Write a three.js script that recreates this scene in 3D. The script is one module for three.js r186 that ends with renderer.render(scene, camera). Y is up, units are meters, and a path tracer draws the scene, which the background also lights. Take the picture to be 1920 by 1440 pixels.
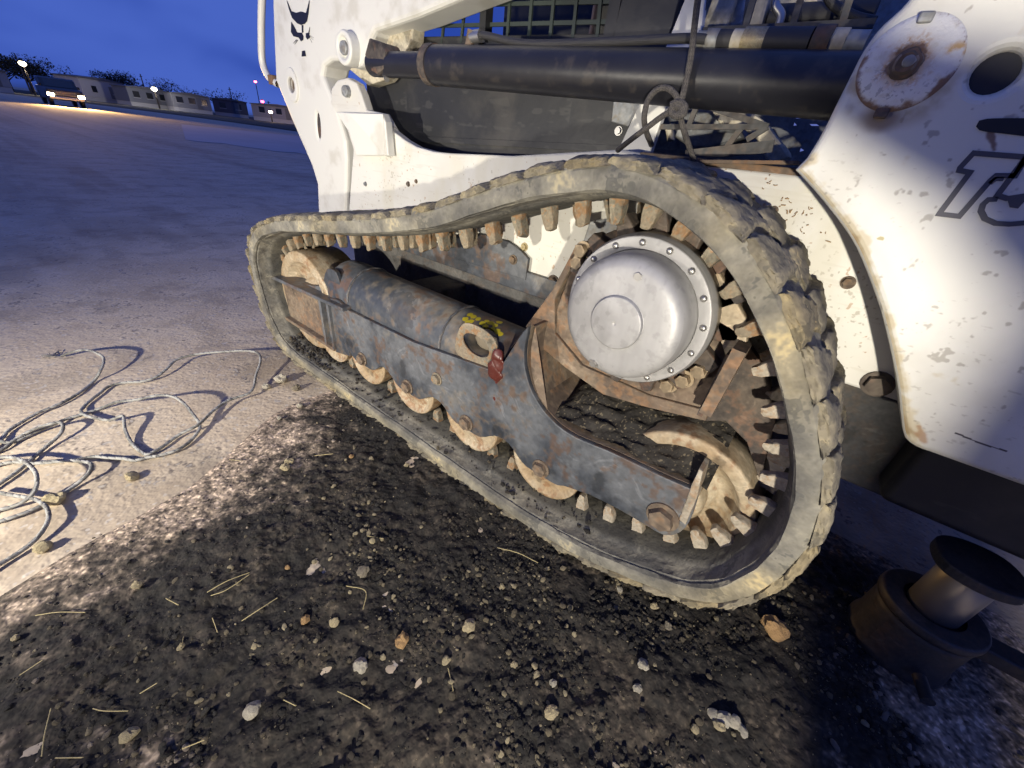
import * as THREE from 'three';
import { mergeGeometries, toCreasedNormals, mergeVertices } from 'three/addons/utils/BufferGeometryUtils.js';
import { MarchingCubes } from 'three/addons/objects/MarchingCubes.js';
import { RoundedBoxGeometry } from 'three/addons/geometries/RoundedBoxGeometry.js';
import { Brush, Evaluator, SUBTRACTION } from 'three-bvh-csg';

// ---------------------------------------------------------------- camera
// Axes: X runs along the loader (towards its rear), Z points from the loader to the photographer.
const V3 = (x, y, z) => new THREE.Vector3(x, y, z), V2 = (x, y) => new THREE.Vector2(x, y);
const scene = new THREE.Scene();
const FPX = 735, CAMH = 0.92, ROLL = 6.8 * Math.PI / 180, PITCH = Math.atan(447 * Math.cos(ROLL) / FPX), YAW = 54.9 * Math.PI / 180;
const camera = new THREE.PerspectiveCamera(2 * Math.atan(720 / FPX) * 180 / Math.PI, 4 / 3, 0.02, 3000);
const toMachine = v => V3(v.x * Math.sin(YAW) + v.z * Math.cos(YAW), v.y, -v.x * Math.cos(YAW) + v.z * Math.sin(YAW));
const camAxis = v => toMachine(v.applyAxisAngle(V3(0, 0, 1), ROLL).applyAxisAngle(V3(1, 0, 0), -PITCH));
const RIGHT = camAxis(V3(1, 0, 0)), UP = camAxis(V3(0, 1, 0)), BACK = camAxis(V3(0, 0, 1));
camera.position.set(0, CAMH, 0);
camera.quaternion.setFromRotationMatrix(new THREE.Matrix4().makeBasis(RIGHT, UP, BACK));
camera.updateMatrixWorld();
scene.add(camera);
// photo pixel -> direction -> point on an upright plane of the loader (z) or on the ground (y = 0)
const dirOf = (x, y) => RIGHT.clone().multiplyScalar((x - 960) / FPX).addScaledVector(UP, -(y - 720) / FPX).sub(BACK);
const P = (x, y, z) => { const d = dirOf(x, y); return d.multiplyScalar(z / d.z).add(camera.position); };
const G = (x, y, h = 0) => { const d = dirOf(x, y); return d.multiplyScalar((h - CAMH) / d.y).add(camera.position); };
const far = (x, dist) => { const d = dirOf(x, 273 + Math.tan(ROLL) * (x - 960)); d.y = 0; return d.normalize().multiplyScalar(dist); };

// ---------------------------------------------------------------- renderer, sky, lights
const renderer = new THREE.WebGLRenderer({ antialias: true });
renderer.setSize(1024, 768);
renderer.toneMapping = THREE.LinearToneMapping;
renderer.toneMappingExposure = 1;
renderer.shadowMap.enabled = true;

// seeded noise
let seed = 7;
const rnd = () => { seed = (seed * 1664525 + 1013904223) >>> 0; return seed / 4294967296; };
const rr = (a, b) => a + (b - a) * rnd();
const hash = (x, y, s) => { let h = (x * 374761393 + y * 668265263 + s * 982451653) | 0; h = Math.imul(h ^ (h >>> 13), 1274126177); return ((h ^ (h >>> 16)) >>> 0) / 4294967296; };
const sm = t => t * t * (3 - 2 * t);
function vn(x, y, p, s) {
  const xi = Math.floor(x), yi = Math.floor(y); let fx = x - xi, fy = y - yi; fx = fx * fx * (3 - 2 * fx); fy = fy * fy * (3 - 2 * fy);
  let x0 = xi % p, y0 = yi % p; if (x0 < 0) x0 += p; if (y0 < 0) y0 += p; const x1 = x0 + 1 === p ? 0 : x0 + 1, y1 = y0 + 1 === p ? 0 : y0 + 1;
  const a = hash(x0, y0, s), b = hash(x1, y0, s), c = hash(x0, y1, s), d = hash(x1, y1, s);
  return a + (b - a) * fx + (c - a) * fy + (a - b - c + d) * fx * fy;
}
function fb(u, v, f, o, s) { let r = 0, a = .5, n = 0; for (let i = 0; i < o; i++) { r += a * vn(u * f, v * f, f, s + i * 17); n += a; a *= .55; f *= 2; } return r / n; }
const cl = (t, a = 0, b = 1) => Math.min(b, Math.max(a, t)), st = (a, b, t) => sm(cl((t - a) / (b - a)));
const mix = (a, b, t) => [a[0] + (b[0] - a[0]) * t, a[1] + (b[1] - a[1]) * t, a[2] + (b[2] - a[2]) * t];

const DUSK = 2.2;
{ // dusk sky: deep blue with faint drifting cloud streaks
  const w = 512, h = 256, d = new Float32Array(w * h * 4);
  for (let j = 0; j < h; j++) for (let i = 0; i < w; i++) {
    const el = (j / h - .5) * Math.PI, u = i / w;
    const c = fb(u, j / h * 5 + u * 2, 8, 5, 3), c2 = fb(u * 2, j / h * 12 + u * 3, 16, 4, 9), t = st(.36, .68, c * .65 + c2 * .35);
    let k = mix([.022, .060, .36], [.066, .130, .54], t);
    k = mix(k, [.075, .14, .50], st(.35, 1.4, el)); // paler overhead, with the last of the dusk glow low behind the photographer
    k = mix(k, [.16, .19, .46], .8 * st(.9, .1, Math.abs(el)) * st(.55, 1, -Math.cos((u - .5) * 6.28319 - DUSK) * .5 + .5));
    if (el < 0) k = [.02, .03, .08];
    d.set([k[0], k[1], k[2], 1], (j * w + i) * 4);
  }
  const sky = new THREE.DataTexture(d, w, h, THREE.RGBAFormat, THREE.FloatType);
  sky.mapping = THREE.EquirectangularReflectionMapping; sky.magFilter = THREE.LinearFilter; sky.minFilter = THREE.LinearFilter; sky.wrapS = THREE.RepeatWrapping; sky.needsUpdate = true;
  scene.background = sky; scene.environment = sky; 
}
// the two headlights of the pickup parked behind the photographer, facing the loader
const HEAD_B = V3(.50, .70, .72), HEAD_A = V3(-1.22, .70, 1.28);
function beam(pos, aim, cd, ang, pen, col = 0xfff6e4, r = 1.2) {
  const l = new THREE.SpotLight(col, cd, 0, ang, pen, 2); l.position.copy(pos); l.target.position.copy(aim);
  l.castShadow = true; l.shadow.radius = r; l.shadow.mapSize.set(2048, 2048); scene.add(l, l.target); return l;
}
beam(HEAD_B, V3(-.15, .50, -.9), 12.5, .98, .45);
beam(HEAD_A, V3(-2.0, .22, -.9), 20, 1.0, .80);

// ---------------------------------------------------------------- helpers
const taken = {};
const numbered = n => { const k = taken[n] = (taken[n] ?? -1) + 1; return k ? n + '_' + String(k).padStart(3, '0') : n; };
const bases = new Map();
function add(parent, m) { const b = bases.get(parent); if (b) m.position.sub(b); parent.add(m); m.castShadow = m.receiveShadow = true; return m; }
function thing(name, label, category, pos = V3(0, 0, 0), group) {          // children are given in world coordinates
  const o = new THREE.Group(); o.name = numbered(name); o.position.copy(pos); o.userData = { label, category };
  if (group) o.userData.group = group; scene.add(o); bases.set(o, pos.clone()); return o;
}
function part(parent, name, geo, mat, label) { const m = new THREE.Mesh(geo, mat); m.name = name; if (label) m.userData.label = label; return add(parent, m); }
function solo(name, geo, mat, label, category, group) {                  // a thing that is one mesh, its origin at its base
  geo.computeBoundingBox(); const b = geo.boundingBox, c = V3((b.min.x + b.max.x) / 2, b.min.y, (b.min.z + b.max.z) / 2);
  geo.translate(-c.x, -c.y, -c.z); const m = new THREE.Mesh(geo, mat); m.name = numbered(name); m.position.copy(c);
  m.userData = { label, category }; if (group) m.userData.group = group; m.castShadow = m.receiveShadow = true; scene.add(m); return m;
}
function setting(name, geo, mat) { const m = new THREE.Mesh(geo, mat); m.name = name; m.userData.kind = 'structure'; m.castShadow = m.receiveShadow = true; scene.add(m); return m; }
function boxUV(g, off = 0) {                                              // uv in metres from the dominant axis of each face
  if (g.index) g = g.toNonIndexed(); g.computeBoundingBox();
  const p = g.attributes.position, uv = new Float32Array(p.count * 2), a = V3(), b = V3(), c = V3();
  for (let i = 0; i < p.count; i += 3) {
    a.fromBufferAttribute(p, i); b.fromBufferAttribute(p, i + 1).sub(a); c.fromBufferAttribute(p, i + 2).sub(a); b.cross(c);
    const ax = Math.abs(b.x), ay = Math.abs(b.y), az = Math.abs(b.z);
    for (let k = 0; k < 3; k++) {
      a.fromBufferAttribute(p, i + k);
      const u = az >= ax && az >= ay ? a.x : ay >= ax ? a.x : a.z, v = az >= ax && az >= ay ? a.y : ay >= ax ? a.z : a.y;
      uv[(i + k) * 2] = u + off; uv[(i + k) * 2 + 1] = v + off * .7;
    }
  }
  g.setAttribute('uv', new THREE.BufferAttribute(uv, 2)); return g;
}
const clean = g => { for (const k of Object.keys(g.attributes)) if (!['position', 'normal', 'uv'].includes(k)) g.deleteAttribute(k); return g.index ? g.toNonIndexed() : g; };
const merge = l => mergeGeometries(l.map(clean));
const XY = (pts, z) => pts.map(p => { const q = P(p[0], p[1], z); return V2(q.x, q.y); });
const W2 = pts => pts.map(p => V2(p[0], p[1]));
const curve2 = (pts, n, closed = false) => new THREE.CatmullRomCurve3(pts.map(p => V3(p.x, p.y, 0)), closed, 'centripetal').getSpacedPoints(n).map(p => V2(p.x, p.y));
function ext(pts, zf, depth, bev = .002, holes = [], seg = 2) {             // outline in x,y pushed back from z = zf
  const s = new THREE.Shape(pts); for (const h of holes) s.holes.push(new THREE.Path(h));
  const g = new THREE.ExtrudeGeometry(s, { depth: depth - 2 * bev, bevelEnabled: bev > 0, bevelThickness: bev, bevelSize: bev, bevelOffset: -bev, bevelSegments: seg, curveSegments: 8 });
  g.translate(0, 0, zf - depth + bev); return boxUV(g);
}
function ring2(cx, cy, rx, ry = rx, n = 24, rot = 0) { const l = []; for (let i = 0; i < n; i++) { const a = i / n * 6.28319, x = rx * Math.cos(a), y = ry * Math.sin(a); l.push(V2(cx + x * Math.cos(rot) - y * Math.sin(rot), cy + x * Math.sin(rot) + y * Math.cos(rot))); } return l; }
const box = (x0, x1, y0, y1, z0, z1, r = .004) => { const g = r ? new RoundedBoxGeometry(x1 - x0, y1 - y0, z1 - z0, 2, Math.min(r, (x1 - x0) / 2.1, (y1 - y0) / 2.1, (z1 - z0) / 2.1)) : new THREE.BoxGeometry(x1 - x0, y1 - y0, z1 - z0); g.translate((x0 + x1) / 2, (y0 + y1) / 2, (z0 + z1) / 2); return boxUV(g); };
const lathe = (prof, cx, cy, cz, n = 48) => { const g = new THREE.LatheGeometry(prof.map(p => V2(p[0], p[1])), n); g.rotateX(Math.PI / 2); g.translate(cx, cy, cz); return boxUV(g); }; // profile (radius, towards camera)
const tube = (pts, r, n = 40, rs = 8, closed = false) => new THREE.TubeGeometry(new THREE.CatmullRomCurve3(pts, closed, 'centripetal'), n, r, rs, closed);
function bar(a, b, r, n = 14, r2 = r) { const d = b.clone().sub(a), g = new THREE.CylinderGeometry(r2, r, d.length(), n); g.applyQuaternion(new THREE.Quaternion().setFromUnitVectors(V3(0, 1, 0), d.clone().normalize())); g.translate((a.x + b.x) / 2, (a.y + b.y) / 2, (a.z + b.z) / 2); return g; }
function strap(a, b, w, t) { const d = b.clone().sub(a), g = new THREE.BoxGeometry(d.length(), w, t); g.rotateZ(Math.atan2(d.y, d.x)); g.translate((a.x + b.x) / 2, (a.y + b.y) / 2, (a.z + b.z) / 2); return boxUV(g); }
function jitter(g, amp, fr, s) { const p = g.attributes.position; for (let i = 0; i < p.count; i++) { const x = p.getX(i), y = p.getY(i), z = p.getZ(i); const n = k => vn(x * fr + k * 7.3 + z * fr * .7, y * fr - z * fr * .6 + k * 3.1, 1000, s + k) - .5; p.setXYZ(i, x + amp * n(1), y + amp * n(2), z + amp * n(3)); } g.computeVertexNormals(); return g; }
const hex = (r, h) => { const a = new THREE.CylinderGeometry(r, r, h, 6); a.rotateX(Math.PI / 2); a.translate(0, 0, h * .75); const w = new THREE.CylinderGeometry(r * 1.35, r * 1.35, h * .3, 18); w.rotateX(Math.PI / 2); w.translate(0, 0, h * .1); return boxUV(merge([a, w])); };
function place(parent, name, geo, mat, x, y, z, s = 1, rz = 0, label) { const m = new THREE.Mesh(geo, mat); m.name = name; m.position.set(x, y, z); m.scale.setScalar(s); m.rotation.z = rz; if (label) m.userData.label = label; return add(parent, m); }

// ---------------------------------------------------------------- materials
const s8 = c => Math.round(255 * cl(c <= .0031308 ? 12.92 * c : 1.055 * Math.pow(c, 1 / 2.4) - .055));
function tex(n, f, tile, bump) {
  const d = new Uint8Array(n * n * 4);
  for (let j = 0; j < n; j++) for (let i = 0; i < n; i++) { const c = f(i / n, j / n), o = (j * n + i) * 4; if (bump) { d[o] = d[o + 1] = d[o + 2] = Math.round(255 * cl(c)); } else { d[o] = s8(c[0]); d[o + 1] = s8(c[1]); d[o + 2] = s8(c[2]); } d[o + 3] = 255; }
  const t = new THREE.DataTexture(d, n, n); t.wrapS = t.wrapT = THREE.RepeatWrapping; t.magFilter = THREE.LinearFilter; t.minFilter = THREE.LinearMipmapLinearFilter; t.generateMipmaps = true;
  if (!bump) t.colorSpace = THREE.SRGBColorSpace; t.repeat.set(1 / tile, 1 / tile); t.needsUpdate = true; return t;
}
const M = (o) => new THREE.MeshStandardMaterial(o);
const grain = tex(256, (u, v) => fb(u, v, 8, 5, 40), .25, true), fine = tex(256, (u, v) => fb(u, v, 24, 4, 61), .12, true), lumpy = tex(512, (u, v) => .6 * fb(u, v, 6, 6, 55) + .4 * Math.abs(fb(u, v, 12, 4, 81) - .5) * 2, .35, true);
const worn = (n, tile, base, b2, rust, dirt, kr, kd, sd) => tex(n, (u, v) => {
  const a = fb(u, v, 5, 6, sd), b = fb(u, v, 9, 6, sd + 100), c = fb(u, v, 40, 3, sd + 200), e = fb(u, v, 3, 5, sd + 300), sc = fb(u * 1, v, 64, 2, sd + 400);
  let k = mix(base, b2, st(.35, .65, a)); k = mix(k, dirt, kd * st(.45, .72, e * .6 + c * .4)); k = mix(k, rust, kr * st(.50, .66, b * .55 + c * .45)); const wv = fb(u, v, 4, 3, sd + 600), sx = fb(u, v * 3 + wv * 1.2, 14, 5, sd + 500); k = mix(k, [k[0] * 1.6 + .03, k[1] * 1.6 + .03, k[2] * 1.6 + .028], .5 * st(.60, .74, sx) * st(.4, .7, a)); k = mix(k, [k[0] * .45, k[1] * .45, k[2] * .45], .8 * st(.66, .76, fb(u, v, 7, 6, sd + 700))); const g = .75 + .5 * sc; return [k[0] * g, k[1] * g, k[2] * g];
}, tile);
const mWhite = M({ map: tex(1024, (u, v) => {
  let k = mix([.68, .668, .61], [.62, .605, .545], st(.4, .7, fb(u, v, 6, 4, 5))); const s = fb(u, v, 110, 3, 12), z = fb(u, v, 4, 4, 13), sc = fb(u * .5 + v * .1, v * 4, 24, 3, 14); k = mix(k, [.50, .47, .39], .25 * st(.66, .78, sc));
  k = mix(k, [.33, .30, .24], .75 * st(.70, .78, s * .72 + z * .36)); k = mix(k, [.36, .20, .09], .7 * st(.775, .80, fb(u, v, 60, 4, 19))); k = mix(k, [.6, .57, .46], .5 * st(.56, .75, fb(u, v * .5, 8, 5, 23))); return k;
}, .9), roughness: .42, bumpMap: grain, bumpScale: .0006 });
const mWhiteClean = M({ map: tex(512, (u, v) => mix([.68, .67, .62], [.54, .52, .45], .8 * st(.55, .8, fb(u, v, 9, 6, 31))), .8), roughness: .4, bumpMap: grain, bumpScale: .0004 });
const mBlack = M({ map: tex(512, (u, v) => { let k = mix([.016, .017, .020], [.030, .031, .034], fb(u, v, 5, 5, 71)); k = mix(k, [.06, .06, .058], .5 * st(.68, .76, fb(u * .3, v, 40, 3, 73))); return mix(k, [.075, .07, .062], .5 * st(.5, .8, fb(u, v, 6, 6, 75))); }, .7), roughness: .5, bumpMap: grain, bumpScale: .0006 });
const mGloss = M({ map: tex(256, (u, v) => { let k = mix([.013, .013, .017], [.024, .024, .028], fb(u, v, 5, 4, 77)); return mix(k, [.07, .06, .05], .45 * st(.58, .8, fb(u, v, 16, 5, 79))); }, .4), roughness: .38, bumpMap: grain, bumpScale: .0005 });
const mFrame = M({ map: worn(1024, .75, [.046, .053, .066], [.12, .128, .14], [.11, .07, .05], [.25, .21, .15], .75, .6, 210), roughness: .5, metalness: .15, bumpMap: lumpy, bumpScale: .0016 });
const mRust = M({ map: worn(512, .5, [.105, .078, .058], [.16, .118, .085], [.22, .115, .055], [.27, .215, .15], .6, .6, 330), roughness: .85, bumpMap: lumpy, bumpScale: .002 });
const mDarkRust = M({ map: worn(512, .4, [.05, .042, .038], [.085, .065, .05], [.16, .08, .045], [.16, .13, .10], .5, .5, 340), roughness: .75, bumpMap: lumpy, bumpScale: .002 });
const mRoller = M({ map: worn(512, .4, [.34, .25, .15], [.40, .33, .23], [.25, .13, .06], [.44, .39, .29], .7, .6, 350), roughness: .6, metalness: .1, bumpMap: lumpy, bumpScale: .0012 });
const mTooth = M({ map: worn(512, .3, [.21, .175, .125], [.16, .145, .11], [.24, .125, .05], [.34, .30, .22], .8, .6, 360), roughness: .9, bumpMap: lumpy, bumpScale: .003 });
const mToothPale = M({ map: worn(256, .3, [.33, .29, .23], [.24, .21, .16], [.26, .15, .07], [.46, .42, .34], .6, .6, 365), roughness: .8, bumpMap: lumpy, bumpScale: .003 });
const mudTex = tex(1024, (u, v) => {
  const a = fb(u, v, 4, 6, 410), b = fb(u, v, 12, 5, 420), c = fb(u, v, 70, 2, 430);
  let k = mix([.12, .116, .104], [.245, .232, .19], st(.3, .65, a * .5 + b * .5)); k = mix(k, [.42, .36, .22], .7 * st(.55, .70, a * .6 + c * .2 + b * .2)); k = mix(k, [.08, .08, .075], .75 * st(.56, .64, fb(u, v, 9, 5, 440) * .7 + c * .3)); const g = .8 + .4 * c; return [k[0] * g, k[1] * g, k[2] * g];
}, .5);
const mMud = M({ map: mudTex, roughness: .92, bumpMap: lumpy, bumpScale: .006, vertexColors: true });
const mLug = M({ map: mudTex, color: new THREE.Color().setRGB(1.12, 1.03, .86), roughness: .92, bumpMap: lumpy, bumpScale: .006 });
const mLug2 = M({ map: mudTex, color: new THREE.Color().setRGB(1.15, 1.0, .72), roughness: .92, bumpMap: lumpy, bumpScale: .006 });
const mHub = M({ map: tex(256, (u, v) => { const a = fb(u, v, 6, 5, 510), b = fb(u, v * .2, 40, 2, 520); const e = fb(u, v, 3, 5, 530); let g = .31 + .10 * a + .05 * b; g *= 1 - .22 * st(.5, .75, e) - .12 * st(.6, .7, fb(u, v, 20, 4, 540)); return [g, g * .99, g * .98]; }, .31), roughness: .48, metalness: .25, bumpMap: fine, bumpScale: .0002 });
const mSteel = M({ color: new THREE.Color().setRGB(.45, .44, .42), metalness: .85, roughness: .38 });
const mDirt = M({ map: tex(512, (u, v) => { const a = fb(u, v, 10, 5, 610), b = fb(u, v, 60, 2, 620); let k = mix([.012, .011, .010], [.04, .034, .026], a); return mix(k, [.17, .14, .09], .8 * st(.68, .78, b)); }, .3), roughness: .8, bumpMap: lumpy, bumpScale: .008 });
const mCream = M({ map: worn(256, .4, [.55, .50, .38], [.48, .44, .34], [.30, .22, .12], [.36, .31, .22], .3, .5, 710), roughness: .6, bumpMap: grain, bumpScale: .0008 });
const mBay = M({ map: worn(256, .4, [.06, .06, .062], [.09, .088, .085], [.10, .07, .05], [.14, .12, .10], .4, .5, 715), roughness: .7 });
const mGrey = M({ map: worn(256, .4, [.22, .23, .24], [.30, .31, .31], [.2, .15, .1], [.3, .27, .2], .3, .5, 720), roughness: .55, metalness: .3 });
const mInk = M({ color: new THREE.Color().setRGB(.012, .012, .018), roughness: .45 });
const mInkGrey = M({ color: new THREE.Color().setRGB(.075, .075, .095), roughness: .5 });
const mHose = M({ color: new THREE.Color().setRGB(.035, .034, .036), roughness: .6, bumpMap: grain, bumpScale: .001 });
const mBrass = M({ map: worn(256, .1, [.40, .33, .18], [.34, .29, .18], [.25, .17, .08], [.4, .36, .27], .4, .5, 730), roughness: .5, metalness: .4 });

// ---------------------------------------------------------------- ground
{
  const steps = (a, b, s, out) => { const l = []; for (let t = a; t <= b + 1e-6; t += s) l.push(t); let d = s, e = a; while (e > -out) { d *= 1.35; e -= d; l.unshift(e); } d = s; e = b; while (e < out) { d *= 1.35; e += d; l.push(e); } return l; };
  const xs = steps(-3, 1.2, .022, 900), zs = steps(-2.6, 1, .022, 900), pos = [], uv = [], col = [], idx = [];
  for (const z of zs) for (const x of xs) {
    const near = st(8, 3, Math.hypot(x, z)), big = fb(x / 16 + .5, z / 16 + .5, 4, 4, 820), mid = fb(x / 4, z / 4, 6, 4, 830);
    pos.push(x, near * (.005 * (mid - .5) + .003 * (fb(x, z, 12, 3, 840) - .5)) - .001, z); uv.push(x, z);
    const oil = st(.60, .72, fb(x / 3, z / 3, 5, 4, 850)), g = (.86 + .3 * big) * (1 - .28 * oil);
    col.push(g, g * (.99 + .02 * mid), g * (.97 + .05 * mid));
  }
  const nx = xs.length; for (let j = 0; j < zs.length - 1; j++) for (let i = 0; i < nx - 1; i++) { const a = j * nx + i; idx.push(a, a + nx, a + 1, a + 1, a + nx, a + nx + 1); }
  const g = new THREE.BufferGeometry(); g.setAttribute('position', new THREE.Float32BufferAttribute(pos, 3)); g.setAttribute('uv', new THREE.Float32BufferAttribute(uv, 2)); g.setAttribute('color', new THREE.Float32BufferAttribute(col, 3)); g.setIndex(idx); g.computeVertexNormals();
  const map = tex(1024, (u, v) => { const a = fb(u, v, 4, 6, 860), b = fb(u, v, 120, 2, 870), c = fb(u, v, 30, 4, 880), e = fb(u, v, 10, 5, 885); let k = mix([.40, .325, .24], [.50, .42, .32], st(.3, .7, a * .6 + c * .4)); k = mix(k, [.12, .10, .09], .75 * st(.62, .72, b * .5 + c * .5)); k = mix(k, [.20, .165, .13], .35 * st(.56, .72, e)); k = mix(k, [.50, .46, .41], .6 * st(.72, .8, b)); return k; }, 1.7);
  const bmp = tex(512, (u, v) => .5 * fb(u, v, 20, 5, 890) + .5 * fb(u, v, 90, 2, 895), .9, true);
  setting('ground', g, M({ map, vertexColors: true, roughness: .93, bumpMap: bmp, bumpScale: .0045 }));
}
// the loose dark dirt under and beside the track: its surface dips below the lot at an uneven edge
const dirtEdge = [[700, 760], [600, 800], [540, 870], [455, 955], [330, 1040], [190, 1130], [60, 1230], [-60, 1320], [0, 1560], [500, 1700], [1000, 1640], [1420, 1530], [1690, 1440], [1740, 1260], [1730, 1120], [1560, 1030], [1300, 960], [1000, 840]].map(p => { const q = G(p[0], p[1]); return V2(q.x, q.z); });
function sdDirt(x, z) {
  let d = 1e9, s = false; const n = dirtEdge.length;
  for (let i = 0, j = n - 1; i < n; j = i++) { const a = dirtEdge[i], b = dirtEdge[j], ex = b.x - a.x, ez = b.y - a.y, t = cl(((x - a.x) * ex + (z - a.y) * ez) / (ex * ex + ez * ez)); d = Math.min(d, Math.hypot(x - a.x - ex * t, z - a.y - ez * t)); if ((a.y > z) !== (b.y > z) && x < (b.x - a.x) * (z - a.y) / (b.y - a.y) + a.x) s = !s; }
  return s ? d : -d;
}
const dirtH = (x, z) => { const n1 = fb(x / 2 + 5, z / 2 + 5, 18, 5, 900), n2 = fb(x + 9, z + 9, 45, 3, 905), sd = sdDirt(x, z), m = st(-.25, .25, sd); return .0035 + m * (.010 + .040 * (n1 - .5) + .020 * (n2 - .5)) - .03 * st(-.16, -.30, sd); };
const bare = (x, z) => st(.10, -.20, sdDirt(x, z) + .46 * (fb(x + 2, z + 2, 7, 5, 935) - .5) + .30 * (fb(x + 4, z + 4, 38, 4, 937) - .5));   // 1 where the lot shows, 0 in the damp dirt
{
  const x0 = -1.55, x1 = .95, z0 = -1.3, z1 = .75, s = .0066, nx = Math.round((x1 - x0) / s), nz = Math.round((z1 - z0) / s), pos = [], uv = [], idx = [], col = [];
  for (let j = 0; j <= nz; j++) for (let i = 0; i <= nx; i++) { const x = x0 + i * s, z = z0 + j * s, g = rnd(); pos.push(x, dirtH(x, z), z); uv.push(x, z); const t = cl(bare(x, z) + .22 * (g - .5)), v = fb(x + 6, z + 6, 10, 4, 938), k = mix(mix([.011, .0095, .008], [.036, .029, .022], st(.35, .8, v) * (.4 + .9 * g)), [.27, .218, .174], t * t * (.8 + .4 * t)); col.push(k[0] * 2.3, k[1] * 2.3, k[2] * 2.3); }
  for (let j = 0; j < nz; j++) for (let i = 0; i < nx; i++) { const a = j * (nx + 1) + i; if (pos[a * 3 + 1] < -.02) continue; idx.push(a, a + nx + 1, a + 1, a + 1, a + nx + 1, a + nx + 2); }
  const g = new THREE.BufferGeometry(); g.setAttribute('position', new THREE.Float32BufferAttribute(pos, 3)); g.setAttribute('uv', new THREE.Float32BufferAttribute(uv, 2)); g.setAttribute('color', new THREE.Float32BufferAttribute(col, 3)); g.setIndex(idx); g.computeVertexNormals();
  const map = tex(1024, (u, v) => { const a = fb(u, v, 5, 6, 910), b = fb(u, v, 130, 2, 920), c = fb(u, v, 40, 4, 930); const e = fb(u, v, 190, 1, 950); let k = .26 + .36 * st(.25, .75, a * .2 + c * .35 + b * .45); k += .95 * st(.58, .76, b * .35 + c * .2 + e * .45) - .16 * st(.5, .7, 1 - b * .5 - e * .5); k = cl(k, .05, 1); return [k, k * .97, k * .90]; }, 1.1);
  setting('loose_dirt', g, M({ map, vertexColors: true, roughness: .88, bumpMap: lumpy, bumpScale: .012 }));
}
// pebbles and crumbs
function pebble(s, k) { const g = mergeVertices(new THREE.IcosahedronGeometry(1, k).deleteAttribute('uv').deleteAttribute('normal')), p = g.attributes.position; for (let i = 0; i < p.count; i++) { const x = p.getX(i), y = p.getY(i), z = p.getZ(i), f = .62 + .6 * vn(x * 1.7 + s * 9, y * 1.7 + z * 1.3 + s * 5, 1000, s) + (k > 1 ? .3 * vn(x * 4 + s, y * 4 + z * 3, 1000, s + 3) - .1 : 0); p.setXYZ(i, x * f, y * f * .72, z * f * .9); } g.computeVertexNormals(); return boxUV(toCreasedNormals(g, .35)); }
const pebbles = [1, 2, 3].map(s => pebble(s, 1));
const stonePal = [[.045, .038, .03], [.025, .022, .02], [.10, .082, .055], [.03, .027, .024], [.02, .018, .016], [.035, .032, .028], [.03, .027, .022], [.018, .016, .014], [.055, .045, .035], [.32, .27, .17], [.03, .026, .022], [.17, .14, .09]];
const mPeb = M({ color: 0xffffff, roughness: .85, bumpMap: grain, bumpScale: .002 });
pebbles.forEach((geo, k) => {
  const n = 14000, im = new THREE.InstancedMesh(geo, mPeb, n), m4 = new THREE.Matrix4(), q = new THREE.Quaternion(), c = new THREE.Color(); let i = 0;
  while (i < n) {
    const x = rr(-1.4, .85), z = rr(-1.15, .6), b = bare(x, z), dense = fb(x + 3, z + 3, 6, 4, 940);
    if (rnd() > (b > .5 ? .05 : (.08 + 1.2 * st(.40, .66, dense) * st(-1.0, -.3, x)) * (1.1 - b))) continue;
    const s = (.0009 + .0068 * Math.pow(rnd(), 8)) * (b > .5 ? .7 : 1), h = dirtH(x, z) + s * rr(-.2, .55);
    q.setFromEuler(new THREE.Euler(rr(-.6, .6), rr(0, 6.28), rr(-.6, .6))); m4.compose(V3(x, h, z), q, V3(s * rr(.8, 1.5), s * rr(.7, 1.1), s)); im.setMatrixAt(i, m4);
    const p = rnd() < b ? [.30, .25, .20] : stonePal[Math.floor(rnd() * stonePal.length)], g = rr(.5, 1.2); im.setColorAt(i, c.setRGB(p[0] * g, p[1] * g, p[2] * g)); i++;
  }
  im.name = numbered('gravel'); im.userData = { kind: 'stuff', label: ['coarse dark gravel crumbs in the loose dirt beside the track', 'fine mixed pebbles spread through the loose dark dirt', 'small angular grit scattered over the dark dirt'][k], category: 'gravel' }; im.castShadow = im.receiveShadow = true; scene.add(im);
});
// ---------------------------------------------------------------- the compact track loader
const L = thing('track_loader', 'white compact track loader with one muddy rubber track and a bare steel drive hub', 'loader', V3(-.85, 0, -1.49));
const Z0 = -.649, TW = .32, LUG = .012;                                  // near edge of the track, its width, tread height
// ---- rubber track
const loop = new THREE.CatmullRomCurve3([[-1.895, .33], [-1.865, .46], [-1.775, .548], [-1.60, .615], [-1.34, .668], [-1.114, .707], [-.913, .749], [-.751, .792], [-.635, .836], [-.539, .872], [-.44, .903], [-.336, .924], [-.25, .922], [-.17, .898], [-.10, .862], [-.043, .818], [.008, .765], [.057, .703], [.096, .643], [.133, .577], [.16, .51], [.178, .44], [.182, .37], [.172, .29], [.135, .195], [.075, .131], [-.032, .078], [-.161, .036], [-.324, .008], [-.5, 0], [-.8, 0], [-1.1, 0], [-1.4, 0], [-1.65, .004], [-1.78, .045], [-1.86, .15]].map(p => V3(p[0], p[1], 0)), true, 'centripetal');
loop.arcLengthDivisions = 1200;
const LEN = loop.getLength(), PITCHES = Math.round(LEN / .086);
const frameAt = u => { const p = loop.getPointAt(((u % 1) + 1) % 1), t = loop.getTangentAt(((u % 1) + 1) % 1); return { p, t, n: V3(-t.y, t.x, 0) }; };
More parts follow.
